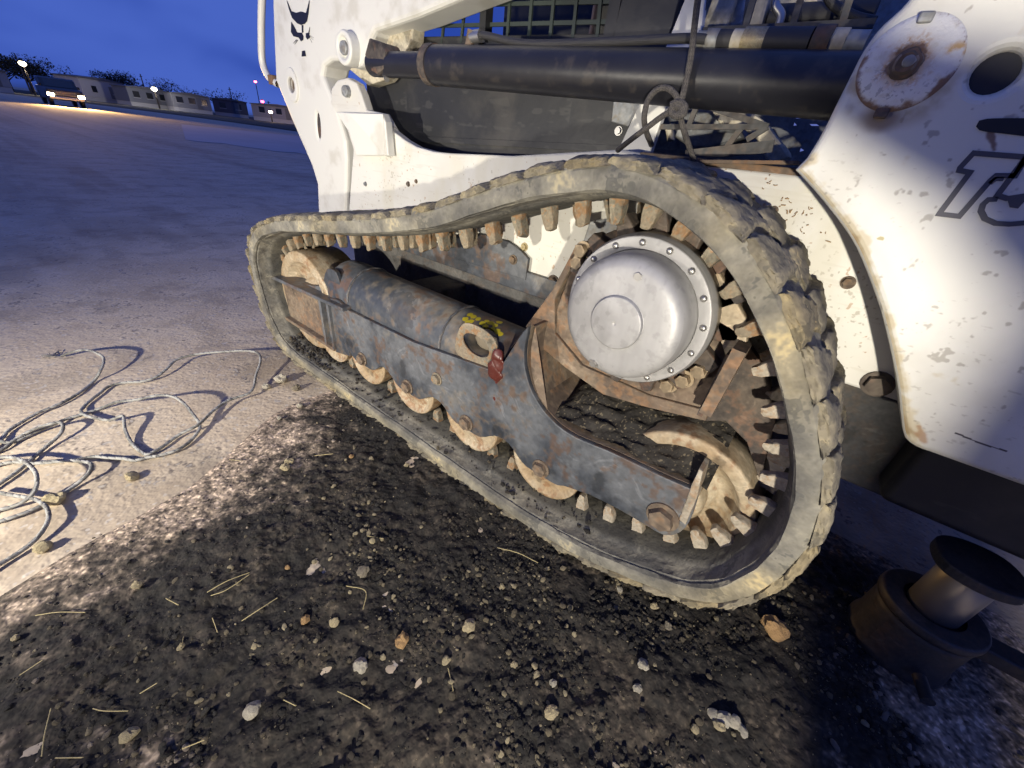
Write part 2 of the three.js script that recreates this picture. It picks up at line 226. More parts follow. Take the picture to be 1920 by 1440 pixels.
function beltGeo(zNear, rows, noise) {
  const sec = [[.010, .002], [.16, 0], [.310, .002], [.32, -.008], [.32, -.034], [.30, -.044], [.262, -.046], [.25, -.054], [.16, -.055], [.07, -.054], [.058, -.046], [.034, -.044], [.019, -.043], [.016, -.039], [.012, -.043], [.002, -.040], [0, -.034], [0, -.010]];
  const pos = [], uv = [], col = [], idx = [], n = sec.length; let per = [0]; for (let i = 1; i <= n; i++) per.push(per[i - 1] + Math.hypot(sec[i % n][0] - sec[i - 1][0], sec[i % n][1] - sec[i - 1][1]));
  for (let i = 0; i <= rows; i++) {
    const { p, n: nn } = frameAt(i / rows), s = i / rows * LEN;
    for (let k = 0; k <= n; k++) {
      const [w, h] = sec[k % n], j = noise * ((fb(s / LEN * 1, w, 60, 3, 1000 + k % n) - .5) * .006), o = h - LUG + j;
      pos.push(p.x + nn.x * o, p.y + nn.y * o, zNear - w + j * .7); uv.push(s, per[k]);
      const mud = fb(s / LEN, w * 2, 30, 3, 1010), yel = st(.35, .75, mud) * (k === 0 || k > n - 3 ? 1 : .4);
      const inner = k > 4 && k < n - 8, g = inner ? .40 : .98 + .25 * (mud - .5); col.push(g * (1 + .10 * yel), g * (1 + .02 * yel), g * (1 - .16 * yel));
    }
  }
  for (let i = 0; i < rows; i++) for (let k = 0; k < n; k++) { const a = i * (n + 1) + k; idx.push(a, a + 1, a + n + 1, a + 1, a + n + 2, a + n + 1); }
  const g = new THREE.BufferGeometry(); g.setAttribute('position', new THREE.Float32BufferAttribute(pos, 3)); g.setAttribute('uv', new THREE.Float32BufferAttribute(uv, 2)); g.setAttribute('color', new THREE.Float32BufferAttribute(col, 3)); g.setIndex(idx);
  return toCreasedNormals(g, .7);
}
const track = part(L, 'rubber_track', beltGeo(Z0, 640, 1), mMud, 'mud-caked rubber track sagging over the drive hub');
const tBase = bases.get(L);
function onBelt(name, geo, mat, u, out, w, turn = 0, sc = 1) {
  const { p, t, n } = frameAt(u), m = new THREE.Mesh(geo, mat); m.name = name;
  m.matrixAutoUpdate = true; m.quaternion.setFromRotationMatrix(new THREE.Matrix4().makeBasis(t, n, V3(0, 0, 1))); m.rotateY(turn);
  m.position.copy(p).addScaledVector(n, out); m.position.z = Z0 - w; m.scale.setScalar(sc); m.castShadow = m.receiveShadow = true; track.add(m); return m;
}
function lugGeo(s, len, wid, h) {                                         // a worn, mud-rounded tread block; z runs back from its outer end
  const g = mergeVertices(new THREE.BoxGeometry(1, 1, 1, 14, 4, 20).deleteAttribute('uv').deleteAttribute('normal')), p = g.attributes.position;
  for (let i = 0; i < p.count; i++) {
    const a = p.getX(i) * 2, b = p.getY(i) + .5, c = .5 - p.getZ(i), w = (.97 - .36 * st(.12, .55, c) + .10 * st(.8, 1, c)) * (1 - .14 * b), end = 1 - .35 * Math.pow(Math.abs(c * 2 - 1), 6), cap = 1 - .20 * Math.pow(Math.abs(a), 8) - .10 * a;
    const n1 = vn(a * 2.2 + s * 11, c * 5 + s * 7, 1000, 1100 + s) - .5, n2 = vn(a * 7 + s * 5, c * 17 + b * 3, 1000, 1120 + s) - .5, n3 = vn(a * 5 + s * 3, c * 13 + b * 5, 1000, 1140 + s) - .5;
    p.setXYZ(i, a * .5 * len * w + .006 * n3 * b + .012 * (c - .5) * b, b * h * cap * end * (1 + .22 * n1) + .0025 * n2 * b - .003, -c * wid + .008 * n3 * (c < .1 || c > .9 ? 1 : .3));
  }
  g.computeVertexNormals(); return boxUV(toCreasedNormals(g, 1.3), s * .13);
}
const lugs = [1, 2, 3, 4].map(s => lugGeo(s, .089, .152, LUG + .008)), lugsB = [5, 6, 7].map(s => lugGeo(s, .089, .152, LUG + .008));
for (let i = 0; i < PITCHES; i++) {
  const rear = i / PITCHES > .5 && i / PITCHES < .62;
  onBelt('tread_lug', lugs[i % 4], (rear && i % 2) || i % 5 === 0 ? mLug2 : mLug, (i + .1 * rnd()) / PITCHES, -LUG - .004, -.001, -.16);
  onBelt('tread_lug', lugsB[i % 3], mLug, (i + .5 + .1 * rnd()) / PITCHES, -LUG - .004, .170, .16);
}
function toothGeo(s, len, wid, h) {
  const g = mergeVertices(new THREE.BoxGeometry(len, h, wid, 5, 6, 4).deleteAttribute('uv').deleteAttribute('normal')), p = g.attributes.position;
  for (let i = 0; i < p.count; i++) { const t = Math.max(0, .5 - p.getY(i) / h), k = 1 - .42 * Math.pow(t, 1.7), cx = 1 - .18 * Math.pow(Math.abs(p.getZ(i) / wid * 2), 3); p.setX(i, p.getX(i) * k * cx); p.setZ(i, p.getZ(i) * (1 - .25 * t * t)); if (t > .8) p.setY(i, p.getY(i) + h * .28 * Math.pow(Math.abs(p.getX(i) / len * 2), 2)); }
  jitter(g, .0055, 60, 1200 + s); return boxUV(toCreasedNormals(g, 1.1), s * .11);
}
const teeth = [1, 2, 3].map(s => toothGeo(s, .038, .030, .058));
for (let i = 0; i < PITCHES; i++) {
  const u = (i + .25) / PITCHES, y = frameAt(u).p, pale = y.x > -.35 && y.y < .8 && y.y < .75;
  for (const w of [.118, .202]) onBelt('drive_lug', teeth[(i + (w > .15)) % 3], pale ? mToothPale : mTooth, u + (w > .15 ? (pale ? 0 : .3) / PITCHES : 0), -LUG - .054 - .022, w, 0, rr(.86, 1.0) * (pale ? .86 : .92));
}
part(L, 'rubber_track', beltGeo(-2.005, 260, 0), mMud);

// ---- undercarriage: beam, side plate, channel, rollers, idlers
const ZP = -.72;                                                         // outer face of the side plate
const rollers = [[680, 672], [765, 725], [875, 793], [1015, 876]].map(p => P(p[0], p[1], ZP)), RY = .178;
{
  // the beam: flat flank, rounded top; painted yellow daubs
  const sh = new THREE.Shape(); sh.moveTo(.735, .19); sh.lineTo(.735, .375); sh.absarc(.84, .375, .105, Math.PI, .35, true); sh.lineTo(.94, .19);
  let g = new THREE.ExtrudeGeometry(sh, { depth: .86, steps: 30, bevelEnabled: false, curveSegments: 18 });
  { const q = g.attributes.position; for (let i = 0; i < q.count; i++) q.setXYZ(i, -1.42 + q.getZ(i), q.getY(i), -q.getX(i)); const id = g.index; }
  g = mergeVertices(g.deleteAttribute('uv').deleteAttribute('normal')); g.computeVertexNormals();
  { // face winding after the axis swap
    const id = g.index; let flip = false; const p = g.attributes.position, nn = g.attributes.normal; let sum = 0; for (let i = 0; i < p.count; i++) sum += (p.getZ(i) + .84) * nn.getZ(i); flip = sum < 0;
    if (flip) { const a = id.array; for (let i = 0; i < a.length; i += 3) { const t = a[i]; a[i] = a[i + 1]; a[i + 1] = t; } }
  }
  const c = P(893, 647, -.735), slot = ext(ring2(0, 0, .052, .030, 28, -.12).map(v => V2(v.x + c.x, v.y + c.y)), -.66, .16, 0);
  const ev = new Evaluator(); ev.attributes = ['position', 'normal']; ev.useGroups = false;
  const A = new Brush(toCreasedNormals(g.toNonIndexed(), .6).deleteAttribute('uv') && g.toNonIndexed()), B = new Brush(slot.deleteAttribute('uv')); A.geometry.computeVertexNormals(); A.updateMatrixWorld(); B.updateMatrixWorld();
  let r = ev.evaluate(A, B, SUBTRACTION).geometry; r = toCreasedNormals(clean(r), .55);
  { // uv: along the beam and round its section
    const p = r.attributes.position, uv = new Float32Array(p.count * 2); for (let i = 0; i < p.count; i++) { const y = p.getY(i), z = p.getZ(i), a = y < .375 ? y - .375 : Math.atan2(y - .375, z + .84 ) * .105; uv[2 * i] = p.getX(i); uv[2 * i + 1] = y < .375 ? (z > -.8 ? y : y + .3) : .375 + a; } r.setAttribute('uv', new THREE.BufferAttribute(uv, 2));
  }
  const onBeam = (x, y) => { const d = dirOf(x, y); for (let t = .3; t < 3; t += .0008) { const q = camera.position.clone().addScaledVector(d, t); if (q.y < .375 ? q.z < -.735 : Math.hypot(q.y - .375, q.z + .84) < .105) return [q.x, q.y < .375 ? q.y : .375 + Math.atan2(q.y - .375, q.z + .84) * .105]; } return [0, 0]; };
  const daubs = [[872, 598, 8], [880, 590, 8], [888, 594, 9], [884, 602, 7], [896, 598, 8], [904, 606, 9], [912, 602, 7], [910, 612, 8], [920, 606, 9], [928, 610, 8], [936, 604, 8], [922, 618, 8], [930, 622, 9], [938, 626, 7], [876, 604, 6]].map(p => [...onBeam(p[0], p[1]), p[2] / 800]);
  const tile = 1.0, map = worn(1024, tile, [.052, .060, .075], [.135, .143, .155], [.13, .075, .05], [.27, .225, .16], .7, .6, 220), d = map.image.data;
  for (let j = 0; j < 1024; j++) for (let i = 0; i < 1024; i++) {
    const u = i / 1024 - 1, v = j / 1024, n = fb(i / 1024, j / 1024, 60, 3, 1300); let k = 0; for (const q of daubs) { const e = Math.hypot(u - q[0], v - q[1]) - q[2] * (.5 + n); if (e < 0) k = 1; } if (k) d.set([s8(.62), s8(.50), s8(.03)], (j * 1024 + i) * 4);
    const e2 = Math.hypot((((u + 1.45) % 1 + 1) % 1 - .5 + .05) / .06, (v - .42 + .25 * (((u + 1.45) % 1 + 1) % 1 - .5)) / .05) - .35 - n * 1.1 - fb(i / 1024, j / 1024, 18, 4, 1310) * .5; if (e2 < 0) { const o = (j * 1024 + i) * 4; for (let q = 0; q < 3; q++) d[o + q] = Math.round(.68 * d[o + q] + .32 * s8([.02, .021, .026][q] * (.7 + n))); }
  }
  const beam0 = part(L, 'track_frame', r, M({ map, roughness: .5, metalness: .15, bumpMap: lumpy, bumpScale: .0016 }), 'worn blue-grey track frame beam with yellow paint daubs');
  // rim round the slot, weld beads, grease
  const rim = ext(curve2([[-.075, -.05], [-.05, .048], [.06, .045], [.082, 0], [.07, -.045], [0, -.056]].map(q => V2(c.x + q[0], c.y + q[1])), 40, true).slice(0, -1), -.7315, .006, .002, [ring2(c.x, c.y, .050, .029, 28, -.12)]);
  part(beam0, 'slot_rim', rim, mTooth); part(beam0, 'slot_filling', jitter(mergeVertices(new THREE.SphereGeometry(.045, 14, 10).scale(1.1, .6, .5).translate(c.x, c.y, -.785).deleteAttribute('uv').deleteAttribute('normal')), .012, 60, 5), mTooth);
  for (const x of [-1.285, -.80]) { const pts = []; for (let i = 0; i <= 16; i++) { const a = Math.PI * (1 - i / 16 * .85); pts.push(V3(x + .004 * Math.sin(i * 3.1), .375 + .1055 * Math.sin(a), -.84 - .1055 * Math.cos(a))); } part(beam0, 'weld_bead', tube(pts, .005, 40, 7), mFrame); }
  const gr = P(930, 690, ZP); const mGrease = M({ color: new THREE.Color().setRGB(.085, .020, .015), roughness: .35, bumpMap: lumpy, bumpScale: .004 });
  const gs = [[0, .03, .020], [.004, .014, .022], [-.006, -.008, .026], [.004, -.018, .02], [.008, -.042, .009], [.007, -.07, .006], [.006, -.095, .008]].map(q => new THREE.SphereGeometry(q[2], 14, 10).scale(1, 1.15, .45).translate(gr.x + q[0], gr.y + q[1], -.723));
  part(beam0, 'grease_smear', jitter(mergeVertices(merge(gs).deleteAttribute('uv').deleteAttribute('normal')), .008, 60, 9), mGrease, 'dark red grease oozing down from the slot');
  // side plate with a scalloped lower edge and the arm that carries the rear idler
  const low = []; for (let i = 0; i <= 60; i++) { const x = -1.36 + i / 60 * 1.06; let d = 9; for (const q of rollers) d = Math.min(d, Math.abs(x - q.x)); low.push(V2(x, .150 + .045 * st(.045, .13, d))); }
  const top = XY([[1010, 625], [990, 613], [983, 655], [985, 695], [1000, 740], [1030, 783], [1068, 814], [1150, 850], [1240, 893], [1302, 920]], ZP);
  const tail = XY([[1306, 938], [1298, 965], [1285, 990], [1264, 1004], [1240, 1003], [1215, 988], [1160, 956], [1105, 928]], ZP);
  const outline = [V2(-1.36, .33), V2(-1.30, .352), V2(-.9, .36), ...curve2([V2(-.56, .40), ...top.slice(1)], 40), ...curve2(tail, 16), ...low.reverse()];
  const plate = part(L, 'side_plate', ext(outline, ZP, .014, .003), mFrame, 'scraped blue-grey steel plate carrying the rollers');
  const hb = hex(.020, .012); for (const q of rollers) place(plate, 'bolt', hb, mRust, q.x, RY, ZP + .001, 1, rr(0, 1));
  const rb = P(1243, 968, ZP); place(plate, 'bolt', hb, mRust, rb.x, rb.y, ZP + .001, 1.35, .3); const ob = P(820, 710, ZP); place(plate, 'bolt', hb, mTooth, ob.x, ob.y, ZP + .001, .8);
  // flange that turns inward along the upper edge: a rusty trough, half full of packed dirt
  const rib = curve2(top.slice(1), 46), rp = [], up = []; for (const q of rib) rp.push(q); const off = rib.map((q, i) => { const a = rib[Math.max(0, i - 1)], b = rib[Math.min(rib.length - 1, i + 1)], t = V2(b.x - a.x, b.y - a.y).normalize(); return V2(q.x - t.y * -.010 * -1, q.y + t.x * -.010 * 1); });
  part(plate, 'flange', ext([...rib, ...off.reverse()], ZP - .0145, .215, .001), mRust, 'rust-brown curved flange of the track frame');
  const floor = new THREE.PlaneGeometry(.46, .19, 60, 26); floor.rotateX(-Math.PI / 2); { const p = floor.attributes.position, a = P(1030, 783, ZP), b = P(1302, 920, ZP); for (let i = 0; i < p.count; i++) { const t = p.getX(i) / .46 + .5, w = p.getZ(i) / .19 + .5; const x = -.42 + t * .42, yb = a.y + (b.y - a.y) * t; p.setXYZ(i, x, yb - .004 + .065 * st(.0, .25, t) * (1 - w) + .02 * (1 - w) + .035 * st(.7, .9, t) * st(0, .5, 1 - w) + .030 * (fb(x * 2 + 4, w, 16, 5, 1400) - .4) - .03 * st(.12, 0, t) , ZP - .018 - (1 - w) * .19); } }
  floor.computeVertexNormals(); part(plate, 'packed_dirt', boxUV(floor), mDirt, 'oily black dirt packed in the frame trough');
  for (const [x, y, s] of [[1240, 850, .036], [1268, 862, .02], [1222, 872, .014]]) { const q = P(x, y, -.80), m = new THREE.Mesh(pebble(31 + s * 1e3 | 0, 2), mTooth); m.name = 'dirt_clod'; m.position.copy(q); m.scale.setScalar(s); m.castShadow = m.receiveShadow = true; plate.add(m); }
  part(plate, 'end_web', ext(XY([[1285, 985], [1306, 935], [1318, 885], [1310, 880], [1296, 910], [1272, 975]], ZP + .004), ZP + .004, .05, .003), mToothPale);
  // slider channel of the front idler
  const ch = part(L, 'idler_channel', box(-1.80, -1.40, .15, .335, -.80, -.735, .006), mRust, 'rusty channel box of the front idler');
  part(ch, 'top_strip', ext(W2([[-1.82, .326], [-1.79, .342], [-1.27, .364], [-1.27, .350]]), -.700, .10, .003), mFrame);
  part(ch, 'lower_strip', ext(W2([[-1.80, .142], [-1.80, .156], [-1.40, .150], [-1.40, .136]]), -.712, .08, .002), mRust);
  for (const x of [-1.455, -1.40]) part(ch, 'stiffener', box(x, x + .014, .148, .345, -.735, -.708, .003), mFrame);
  part(ch, 'cheek', ext(curve2(W2([[-1.40, .13], [-1.40, .35], [-1.30, .36], [-1.30, .15]]), 20), ZP - .001, .012, .002), mFrame);
  part(ch, 'yoke_arm', ext(curve2(W2([[-1.66, .345], [-1.55, .36], [-1.48, .385], [-1.44, .44], [-1.42, .46], [-1.36, .46], [-1.36, .30], [-1.66, .30]]), 50), -.745, .016, .002), mFrame);
  // rollers and idlers (lathed, dished faces)
  const rol = r => [[.02, .012], [r * .45, .010], [r * .52, .002], [r * .80, -.004], [r * .90, .006], [r * .98, .006], [r, .001], [r, -.045], [r * .97, -.05], [r * .7, -.05], [r * .7, -.095], [r * .97, -.095], [r, -.10], [r, -.145], [.02, -.145]];
  for (const q of rollers) part(L, 'track_roller', lathe(rol(.110), q.x, RY, -.742, 44), mRoller);
  part(L, 'track_roller', lathe(rol(.110), -1.44, RY, -.742, 44), mRoller);
  const idl = (r, z) => [[.03, z - .03], [r * .40, z - .03], [r * .46, z - .05], [r * .58, z - .050], [r * .70, z - .036], [r * .78, z - .010], [r * .82, z - .002], [r * .97, z - .002], [r, z - .010], [r, z - .055], [r, z - .165], [.03, z - .165]];
  part(L, 'front_idler', lathe(idl(.205, -.735), -1.615, .275, 0, 64), mRoller); part(L, 'rear_idler', lathe(idl(.160, -.785), -.05, .270, 0, 64), mRoller, 'pale rusty dished idler wheel at the rear of the track');
  const ri = L.children[L.children.length - 1]; part(ri, 'hub_collar', lathe([[.02, 0], [.05, 0], [.06, -.012], [.06, -.05]], -.05, .270, -.765, 32), mRoller);
  // dirt caught inside the track
  const n = 700, im = new THREE.InstancedMesh(pebbles[1], mPeb, n), m4 = new THREE.Matrix4(), qq = new THREE.Quaternion(), c3 = new THREE.Color();
  for (let i = 0; i < n; i++) { const u = rr(.62, .93), f = frameAt(rnd() < .6 ? rr(.86, .93) : u), s = .002 + .008 * Math.pow(rnd(), 3), w = rr(.02, .12); qq.setFromEuler(new THREE.Euler(rr(0, 3), rr(0, 3), 0)); m4.compose(f.p.clone().addScaledVector(f.n, -LUG - .046 - (w > .06 ? .01 : 0) - s * .4).add(V3(0, 0, Z0 - w)), qq, V3(s, s, s)); im.setMatrixAt(i, m4); const q = stonePal[Math.floor(rnd() * 8)]; im.setColorAt(i, c3.setRGB(q[0], q[1], q[2])); }
  im.name = 'caught_grit'; im.userData.kind = 'stuff'; im.castShadow = im.receiveShadow = true; track.add(im);
}
// ---- drive: mount, sprocket, hub with cover
const HX = -.245, HY = .668;
{
  const mount = part(L, 'motor_mount', ext(XY([[1035, 600], [1078, 485], [1092, 455], [1150, 432], [1268, 436], [1330, 470], [1372, 540], [1392, 610], [1390, 650], [1352, 720], [1322, 772], [1268, 762], [1215, 745], [1130, 722], [1080, 685], [1045, 640]], -.80), -.80, .045, .004), mRust, 'heavy rust-brown mounting plate behind the drive hub');
  part(mount, 'gusset', ext(XY([[985, 612], [1000, 640], [1060, 690], [1130, 740], [1215, 765], [1322, 790], [1330, 772], [1215, 742], [1090, 685], [1040, 625], [1040, 560], [1080, 480], [1074, 470], [1034, 545]], -.79), -.79, .13, .003), mRust);
  part(mount, 'brace_bar', strap(P(1328, 768, -.745), P(1392, 650, -.745), .022, .05), mRust); part(mount, 'brace_bar', strap(P(1316, 772, -.765), P(1372, 660, -.765), .010, .04), mDarkRust);
  part(mount, 'rear_plate', ext(XY([[1335, 660], [1400, 640], [1440, 700], [1455, 790], [1425, 905], [1400, 830], [1360, 790], [1322, 790]], -.84), -.84, .02, .003), mDarkRust);
  part(mount, 'rear_plate', ext(XY([[1290, 470], [1330, 480], [1400, 600], [1400, 660], [1370, 700], [1338, 600]], -.775), -.775, .02, .004), mRoller, 'orange-rusted guard plate behind the hub');
  part(mount, 'guard_plate', ext(XY([[1088, 470], [1105, 415], [1220, 395], [1300, 420], [1330, 470], [1240, 440], [1150, 440]], -.90), -.90, .02, .003), mGrey);
  const hb = hex(.014, .018); for (const [x, y] of [[1252, 722], [1281, 713], [1310, 695], [1084, 492], [1090, 470]]) { const q = P(x, y, -.775); place(mount, 'bolt', hb, mRoller, q.x, q.y, -.786, 1, rr(0, 1)); }
  const sp = []; for (let i = 0; i < 15 * 8; i++) { const a = i / 120 * 6.28319, c = Math.cos(a * 15), r = .162 + .022 * cl(c * 1.6, -1, 1); sp.push(V2(HX + r * Math.cos(a), HY + r * Math.sin(a))); }
  part(L, 'drive_sprocket', ext(sp, -.775, .05, .004), mDarkRust);
  const hub = part(L, 'drive_hub', lathe([[0, -.05], [.1455, -.05], [.1455, -.018], [.1416, -.014], [.1416, -.003], [.139, 0], [.120, 0], [.1185, -.004], [.1185, -.012], [.112, -.012]], HX, HY, -.72, 72), mHub, 'bare steel drive motor flange');
  part(hub, 'hub_cover', lathe([[.118, -.012], [.1172, .028], [.1158, .042], [.1115, .0535], [.104, .0605], [.094, .0645], [.075, .0668], [.05, .0685], [.0488, .0695], [.0485, .0745], [.046, .0765], [.025, .0785], [.004, .0793], [.0032, .0765], [0, .0765]], HX, HY, -.72, 72), mHub, 'smooth domed steel hub cover with raised centre boss');
  const dome = new THREE.SphereGeometry(.0062, 12, 8).scale(1, 1, .8); for (let i = 0; i < 16; i++) { const a = i / 16 * 6.28319 + .12; place(hub, 'flange_bolt', dome, mSteel, HX + .1305 * Math.cos(a), HY + .1305 * Math.sin(a), -.719); }
  const plug = hex(.0072, .006); for (const [x, y] of [[1198, 518], [1114, 680]]) { const q = P(x, y, -.658); place(hub, 'drain_plug', plug, mSteel, q.x, q.y, -.6585); }
}
// ---- chassis side, rail and front frame
{
  const out = [...XY([[662, 280], [645, 225], [628, 207], [620, 195], [621, 165], [632, 150], [650, 145], [667, 155], [676, 175], [686, 206], [716, 212], [724, 226], [734, 244], [757, 262], [780, 275], [812, 284], [840, 287], [960, 292], [1165, 280]], -.99), V2(-.30, .925), V2(.75, .935), V2(.75, .572), V2(-.5, .572), V2(-1.25, .555), V2(-1.66, .555)];
  const pinc = P(653, 172, -.99);
  const ch = part(L, 'chassis_side', ext(out, -.99, .035, .006, [], 3), mWhite, 'white painted chassis side wall behind the track');
  part(ch, 'pivot_pin', lathe([[0, .012], [.016, .012], [.018, .008], [.018, -.01]], pinc.x, pinc.y, -.985, 24).scale(1, 1, 1), mGrey);
  part(ch, 'gusset_plate', ext(XY([[630, 210], [716, 213], [722, 228], [728, 292], [668, 292], [655, 250]], -.955), -.955, .03, .004), mWhiteClean); 
  { const a = P(664, 215, -.954), b = P(722, 292, -.954), c = P(718, 214, -.954), d = P(733, 296, -.985); const g = new THREE.BufferGeometry(); g.setAttribute('position', new THREE.Float32BufferAttribute([a, b, c, c, b, d].flatMap(v => [v.x, v.y, v.z + (v === a ? .02 : 0)]), 3)); g.computeVertexNormals(); part(ch, 'gusset_facet', boxUV(g), mWhiteClean); }
  const hb = hex(.013, .01); for (const [x, y, s, m] of [[1590, 530, .7, mRust], [1645, 720, 1.5, mDarkRust], [685, 345, .5, mGrey], [765, 345, .5, mDarkRust], [780, 340, .4, mRust], [983, 463, .7, mBrass], [1037, 528, 1.1, mRust], [811, 457, .9, mRust], [1450, 395, .5, mRust]]) { const q = P(x, y, -.988); place(ch, 'bolt', hb, m, q.x, q.y, -.9895, s, rr(0, 1)); }
  { const gs = []; for (const [x, y, n, r] of [[1442, 338, 6, 14], [1470, 380, 7, 10], [1486, 400, 8, 12], [1514, 396, 6, 9], [1505, 430, 4, 10], [1545, 445, 3, 14]]) for (let i = 0; i < n; i++) { const q = P(x + rr(-r, r), y + rr(-r, r), -.9885), t = rr(0, 6.28), l = rr(.002, .010) * rr(.4, 1); gs.push(tube([q, q.clone().add(V3(l * Math.cos(t) * .5, l * Math.sin(t) * .5 + rr(-.002, .002), .0012)), q.clone().add(V3(l * Math.cos(t), l * Math.sin(t), 0))], rr(.0005, .0012), 4, 4)); } const m = part(ch, 'stuck_chaff', merge(gs), M({ color: new THREE.Color().setRGB(.36, .24, .13), roughness: .9 })); m.userData.kind = 'stuff'; }
  part(ch, 'top_flange', box(-.42, .7, .925, .938, -1.10, -.992, .003), mRust);
  const ra = part(L, 'side_rail', box(-1.62, -.52, .535, .600, -1.02, -.975, .003), mFrame, 'dark scuffed rail below the chassis side');
  part(ra, 'patch_plate', ext(XY([[830, 442], [880, 436], [912, 441], [952, 453], [976, 470], [990, 486], [985, 525], [830, 478]], -.972), -.972, .012, .002), mFrame, 'rusted dark patch plate with a triangular hole');
  const hb2 = hex(.011, .008), q = P(962, 487, -.97); place(ra, 'bolt', hb2, mRust, q.x, q.y, -.971);
  part(L, 'belly_tub', box(-1.82, .85, .30, .87, -1.95, -1.10, .01), mBay);
  part(L, 'cross_tube', box(-1.2, -1.05, .33, .44, -1.99, -.95, .01), mBay); part(L, 'cross_tube', box(-.45, -.30, .33, .47, -1.99, -.95, .01), mBlack);
}
// ---- lift arm
{
  const b1 = P(549, 160, -1), b2 = P(596, 236, -1);
  const arm = part(L, 'lift_arm', ext([...XY([[513, -190], [508, -60], [512, 60], [516, 150], [545, 222], [584, 312], [594, 345], [597, 410], [648, 408], [650, 300], [647, 262], [632, 208], [612, 162], [604, 142], [607, 124], [620, 114], [640, 113], [652, 122], [664, 128], [676, 124], [688, 104], [692, 80], [702, 58], [780, 32], [866, -4], [1100, -100], [1260, -160], [1260, -300], [800, -300]], -1.0)], -1.0, .11, .014, [ring2(b1.x, b1.y, .028, .028), ring2(b2.x, b2.y, .012, .045, 20, -.15)], 3), mWhiteClean, 'white lift arm with a black cat-head emblem');
  part(arm, 'boss_ring', ext(ring2(b1.x, b1.y, .045, .058, 28), -.992, .014, .004, [ring2(b1.x, b1.y, .026, .026)]), mWhiteClean); part(arm, 'hole_backing', ext(ring2(b1.x, b1.y, .0275), -1.012, .01, 0), mDarkRust); part(arm, 'hole_backing', ext(ring2(b2.x, b2.y, .0118, .0445, 20, -.15), -1.005, .01, 0), mDarkRust); part(arm, 'hole_bush', lathe([[.0, -.010], [.013, -.010], [.015, -.011]], b1.x + .010, b1.y - .010, -1.0, 24), mRoller);
  const p1 = P(653, 92, -.985); part(arm, 'pin_boss', lathe([[0, .012], [.022, .012], [.024, .002], [.026, .002], [.030, .020], [.044, .020], [.048, .014], [.048, -.02]], p1.x, p1.y, -.985, 32), mWhiteClean); part(arm, 'pin_end', lathe([[0, .022], [.018, .022], [.02, .018], [.02, 0]], p1.x, p1.y, -.985, 20), mGrey);
  part(arm, 'step_bar', tube([[494, -150], [492, -30], [490, 60], [493, 120], [505, 146], [522, 158]].map(p => P(p[0], p[1], -1.02)), .014, 50, 10), mWhiteClean); { const q = P(508, 148, -1.01); part(arm, 'rust_lug', box(q.x - .02, q.x + .02, q.y - .02, q.y + .015, -1.03, -1.005, .004), mRust); }
  part(arm, 'inner_web', ext(XY([[700, 60], [775, 40], [772, 75], [745, 120], [720, 150], [690, 160], [655, 130], [690, 100]], -1.06), -1.06, .05, .004), mCream);
  part(arm, 'cylinder_lug', jitter(ext(XY([[690, 70], [712, 78], [722, 95], [722, 125], [706, 140], [690, 130], [682, 100]], -.90), -.90, .07, .008), .006, 30, 3), mDarkRust);
  // the emblem: flat black print on the arm
  const Z = -.9975, pr = (pts) => ext(XY(pts, Z), Z, .0012, 0), fl = z => z.map(q => [440 + q[0] / 3, q[1] / 3]);
  part(arm, 'emblem', merge([pr(fl([[292, 0], [318, 62], [345, 72], [372, 64], [400, 72], [420, 0], [414, 70], [406, 118], [392, 134], [372, 140], [352, 132], [322, 100], [304, 50]])),
    pr(fl([[318, 122], [334, 150], [350, 182], [376, 184], [386, 205], [384, 225], [372, 232], [360, 212], [330, 204], [316, 180]])), pr(fl([[376, 140], [384, 142], [384, 182], [378, 184]])), pr(fl([[400, 186], [414, 184], [422, 150], [418, 195], [424, 208], [408, 222], [400, 210]])),
    pr(fl([[378, 286], [394, 284], [400, 316], [376, 318]])), ...[[424, 200, 446, 214], [424, 206, 442, 226], [420, 212, 434, 240], [352, 224, 336, 250], [346, 222, 328, 244]].map(w => pr(fl([[w[0], w[1]], [w[0] + 2, w[1] + 3], [w[2], w[3]]])))]), mInk, 'black cat-head emblem with pointed ears');
}
